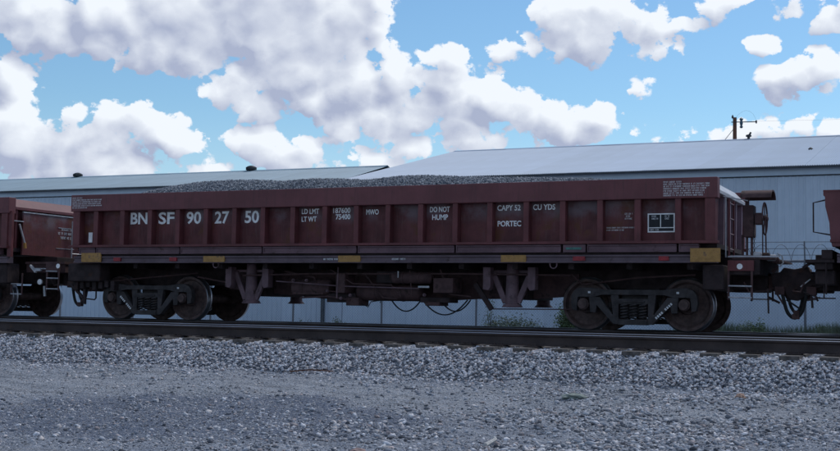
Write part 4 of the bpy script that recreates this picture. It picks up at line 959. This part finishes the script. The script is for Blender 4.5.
def fringe():
    n = 15000; x = np.where(RNG.random(n) < .6, RNG.uniform(-7.2, .5, n), RNG.uniform(-24, 3, n)); y = RNG.normal(32.7, .22, n)
    cl = .5+.5*np.sin(x*2.1+np.sin(x*.7)*2)*np.sin(x*.9+1); h = (RNG.uniform(.20, .52, n)+.22*cl)*np.where(x > -7.2, 1.15, .80); keep = RNG.random(n) < .25+.75*cl
    x, y, h = x[keep], y[keep], h[keep]; n = len(x); a = RNG.uniform(0, 6.283, n); w = RNG.uniform(.006, .016, n); l = RNG.normal(0, .12, (n, 2))
    z0 = np.full(n, GZ); dx, dy = np.cos(a)*w, np.sin(a)*w
    V = np.stack([np.stack([x-dx, y-dy, z0], -1), np.stack([x+dx, y+dy, z0], -1), np.stack([x+l[:, 0]*.4+dx*.8, y+l[:, 1]*.4+dy*.8, z0+h*.6], -1), np.stack([x+l[:, 0]*.4-dx*.8, y+l[:, 1]*.4-dy*.8, z0+h*.6], -1), np.stack([x+l[:, 0], y+l[:, 1], z0+h], -1)], 1).reshape(-1, 3)
    T = (np.array([(0, 1, 2), (0, 2, 3), (3, 2, 4)])[None]+np.arange(n)[:, None, None]*5).reshape(-1, 3)
    tag(fast_mesh('dry_grass', V, T, 'leafdry'), 'thin ragged grass along the foot of the chain link fence', 'grass', kind='stuff')
fringe()
# ------------------------------------------------------------------ utility pole
up = empty('utility_pole', (-12.67, 75, GZ), 'brown wooden utility pole with one crossarm, rising behind the pale warehouse roof', 'utility pole')
MB().tube([(-12.67, 75, GZ), (-12.67, 75, 12.25)], .16, 12, r2=.115).build('pole', 'wood', up, smooth=True)
MB().bar((-12.85, 74.83, 11.95), (-11.35, 74.83, 11.90), .045, .05).build('crossarm', 'vent', up)
MB().lathe([(11.55, .05), (11.62, .11), (11.70, .06), (11.85, .10), (12.0, .07), (12.12, .12), (12.2, .03)], (-12.25, 74.83, 0), 'z', 10).build('insulator', 'insul', up)
MB().lathe([(11.80, .04), (11.95, .06), (12.0, .02)], (-11.36, 74.83, 0), 'z', 8).build('insulator', 'vent', up)
MB().lathe([(12.20, .05), (12.30, .07), (12.42, .02)], (-12.80, 75, 0), 'z', 8).build('pole_cap', 'vent', up)
MB().tube([(-12.7, 75, 11.6), (-14.4, 75, 9.5), (-16, 75, 7.5)], .018, 5).build('guy_wire', 'vent', up)
MB().tube([(-12.6, 74.8, 12.2)]+[(-12.6+.9*t/6*1.4, 74.8, 12.2+.42*math.sin(math.pi*t/6)) for t in range(1, 6)]+[(-11.36, 74.8, 12.0)], .0035, 4).build('jumper_wire', 'vent', up)
MB().tube([(-11.36, 74.83, 11.93), (-4, 74.9, 11.75), (6, 75, 11.9), (30, 75, 12.6)], .0035, 4).build('power_line', 'vent', up)

# ------------------------------------------------------------------ things lying on the ground
def lone_rock(x, y, r, flat, col, label, nm='stone'):
    MT[nm+label[:9]] = mat('stone_'+label[:9].replace(' ', '_'), col, .9, var=.2, vscale=25, bump=.004, bscale=60)
    bm = bmesh.new(); bmesh.ops.create_icosphere(bm, subdivisions=3, radius=r)
    for v in bm.verts:
        k = mnoise.noise(v.co*(2.2/r)+Vector((x, y, 0)))*.35+mnoise.noise(v.co*(6/r))*.1
        v.co *= 1+k; v.co.z *= flat; v.co.x *= 1.35
    me = bpy.data.meshes.new(nm); bm.to_mesh(me); bm.free(); me.materials.append(MT[nm+label[:9]])
    o = bpy.data.objects.new(nm, me); COL.objects.link(o); o.location = (x, y, float(gz(np.array(x), np.array(y)))+r*flat*.3); o.rotation_euler.z = random.uniform(0, 3)
    tag(o, label, 'stone'); return o
def on(px, py, z=-.85):
    return None
lone_rock(-4.35, 14.35, .12, .35, (.20, .23, .21), 'flat greenish stone half sunk in the tan dirt, right of centre')
lone_rock(-2.40, 14.55, .055, .8, (.33, .22, .17), 'light brown stone on the dirt at the right, below the ballast')
lone_rock(-2.15, 9.75, .10, .5, (.22, .14, .15), 'reddish stone cut by the bottom edge of the picture, right')
lone_rock(-4.75, 9.35, .075, .6, (.25, .18, .17), 'pinkish stone at the bottom edge, left of the pale stick')
def gzf(x, y): return float(gz(np.array(x), np.array(y)))
s1 = MB().tube([(-8.75, 15.05, gzf(-8.75, 15.05)+.035), (-8.4, 15.02, gzf(-8.4, 15.02)+.05), (-8.05, 15.03, gzf(-8.05, 15.03)+.04)], .013, 6, r2=.009).build('stick', 'wood', None, loc=(-8.4, 15.03, -.6))
tag(s1, 'brown stick lying at the foot of the ballast, left of centre', 'stick')
MT['driftwood'] = mat('bleached_wood', (.42, .42, .41), .9, var=.25, vscale=30, bump=.003)
s2 = MB().tube([(-4.15, 11.05, gzf(-4.15, 11.05)+.03), (-4.02, 10.75, gzf(-4.02, 10.75)+.05), (-3.93, 10.25, gzf(-3.93, 10.25)+.035)], .013, 6, r2=.020).build('stick', 'driftwood', None, loc=(-4.02, 10.7, -.9))
tag(s2, 'bleached pale stick pointing at the track, near the bottom edge', 'stick')

# ------------------------------------------------------------------ render settings
S.render.engine = 'CYCLES'; S.cycles.max_bounces = 6; S.cycles.diffuse_bounces = 3; S.cycles.glossy_bounces = 3
W.cycles.sampling_method = 'MANUAL'; W.cycles.sample_map_resolution = 512
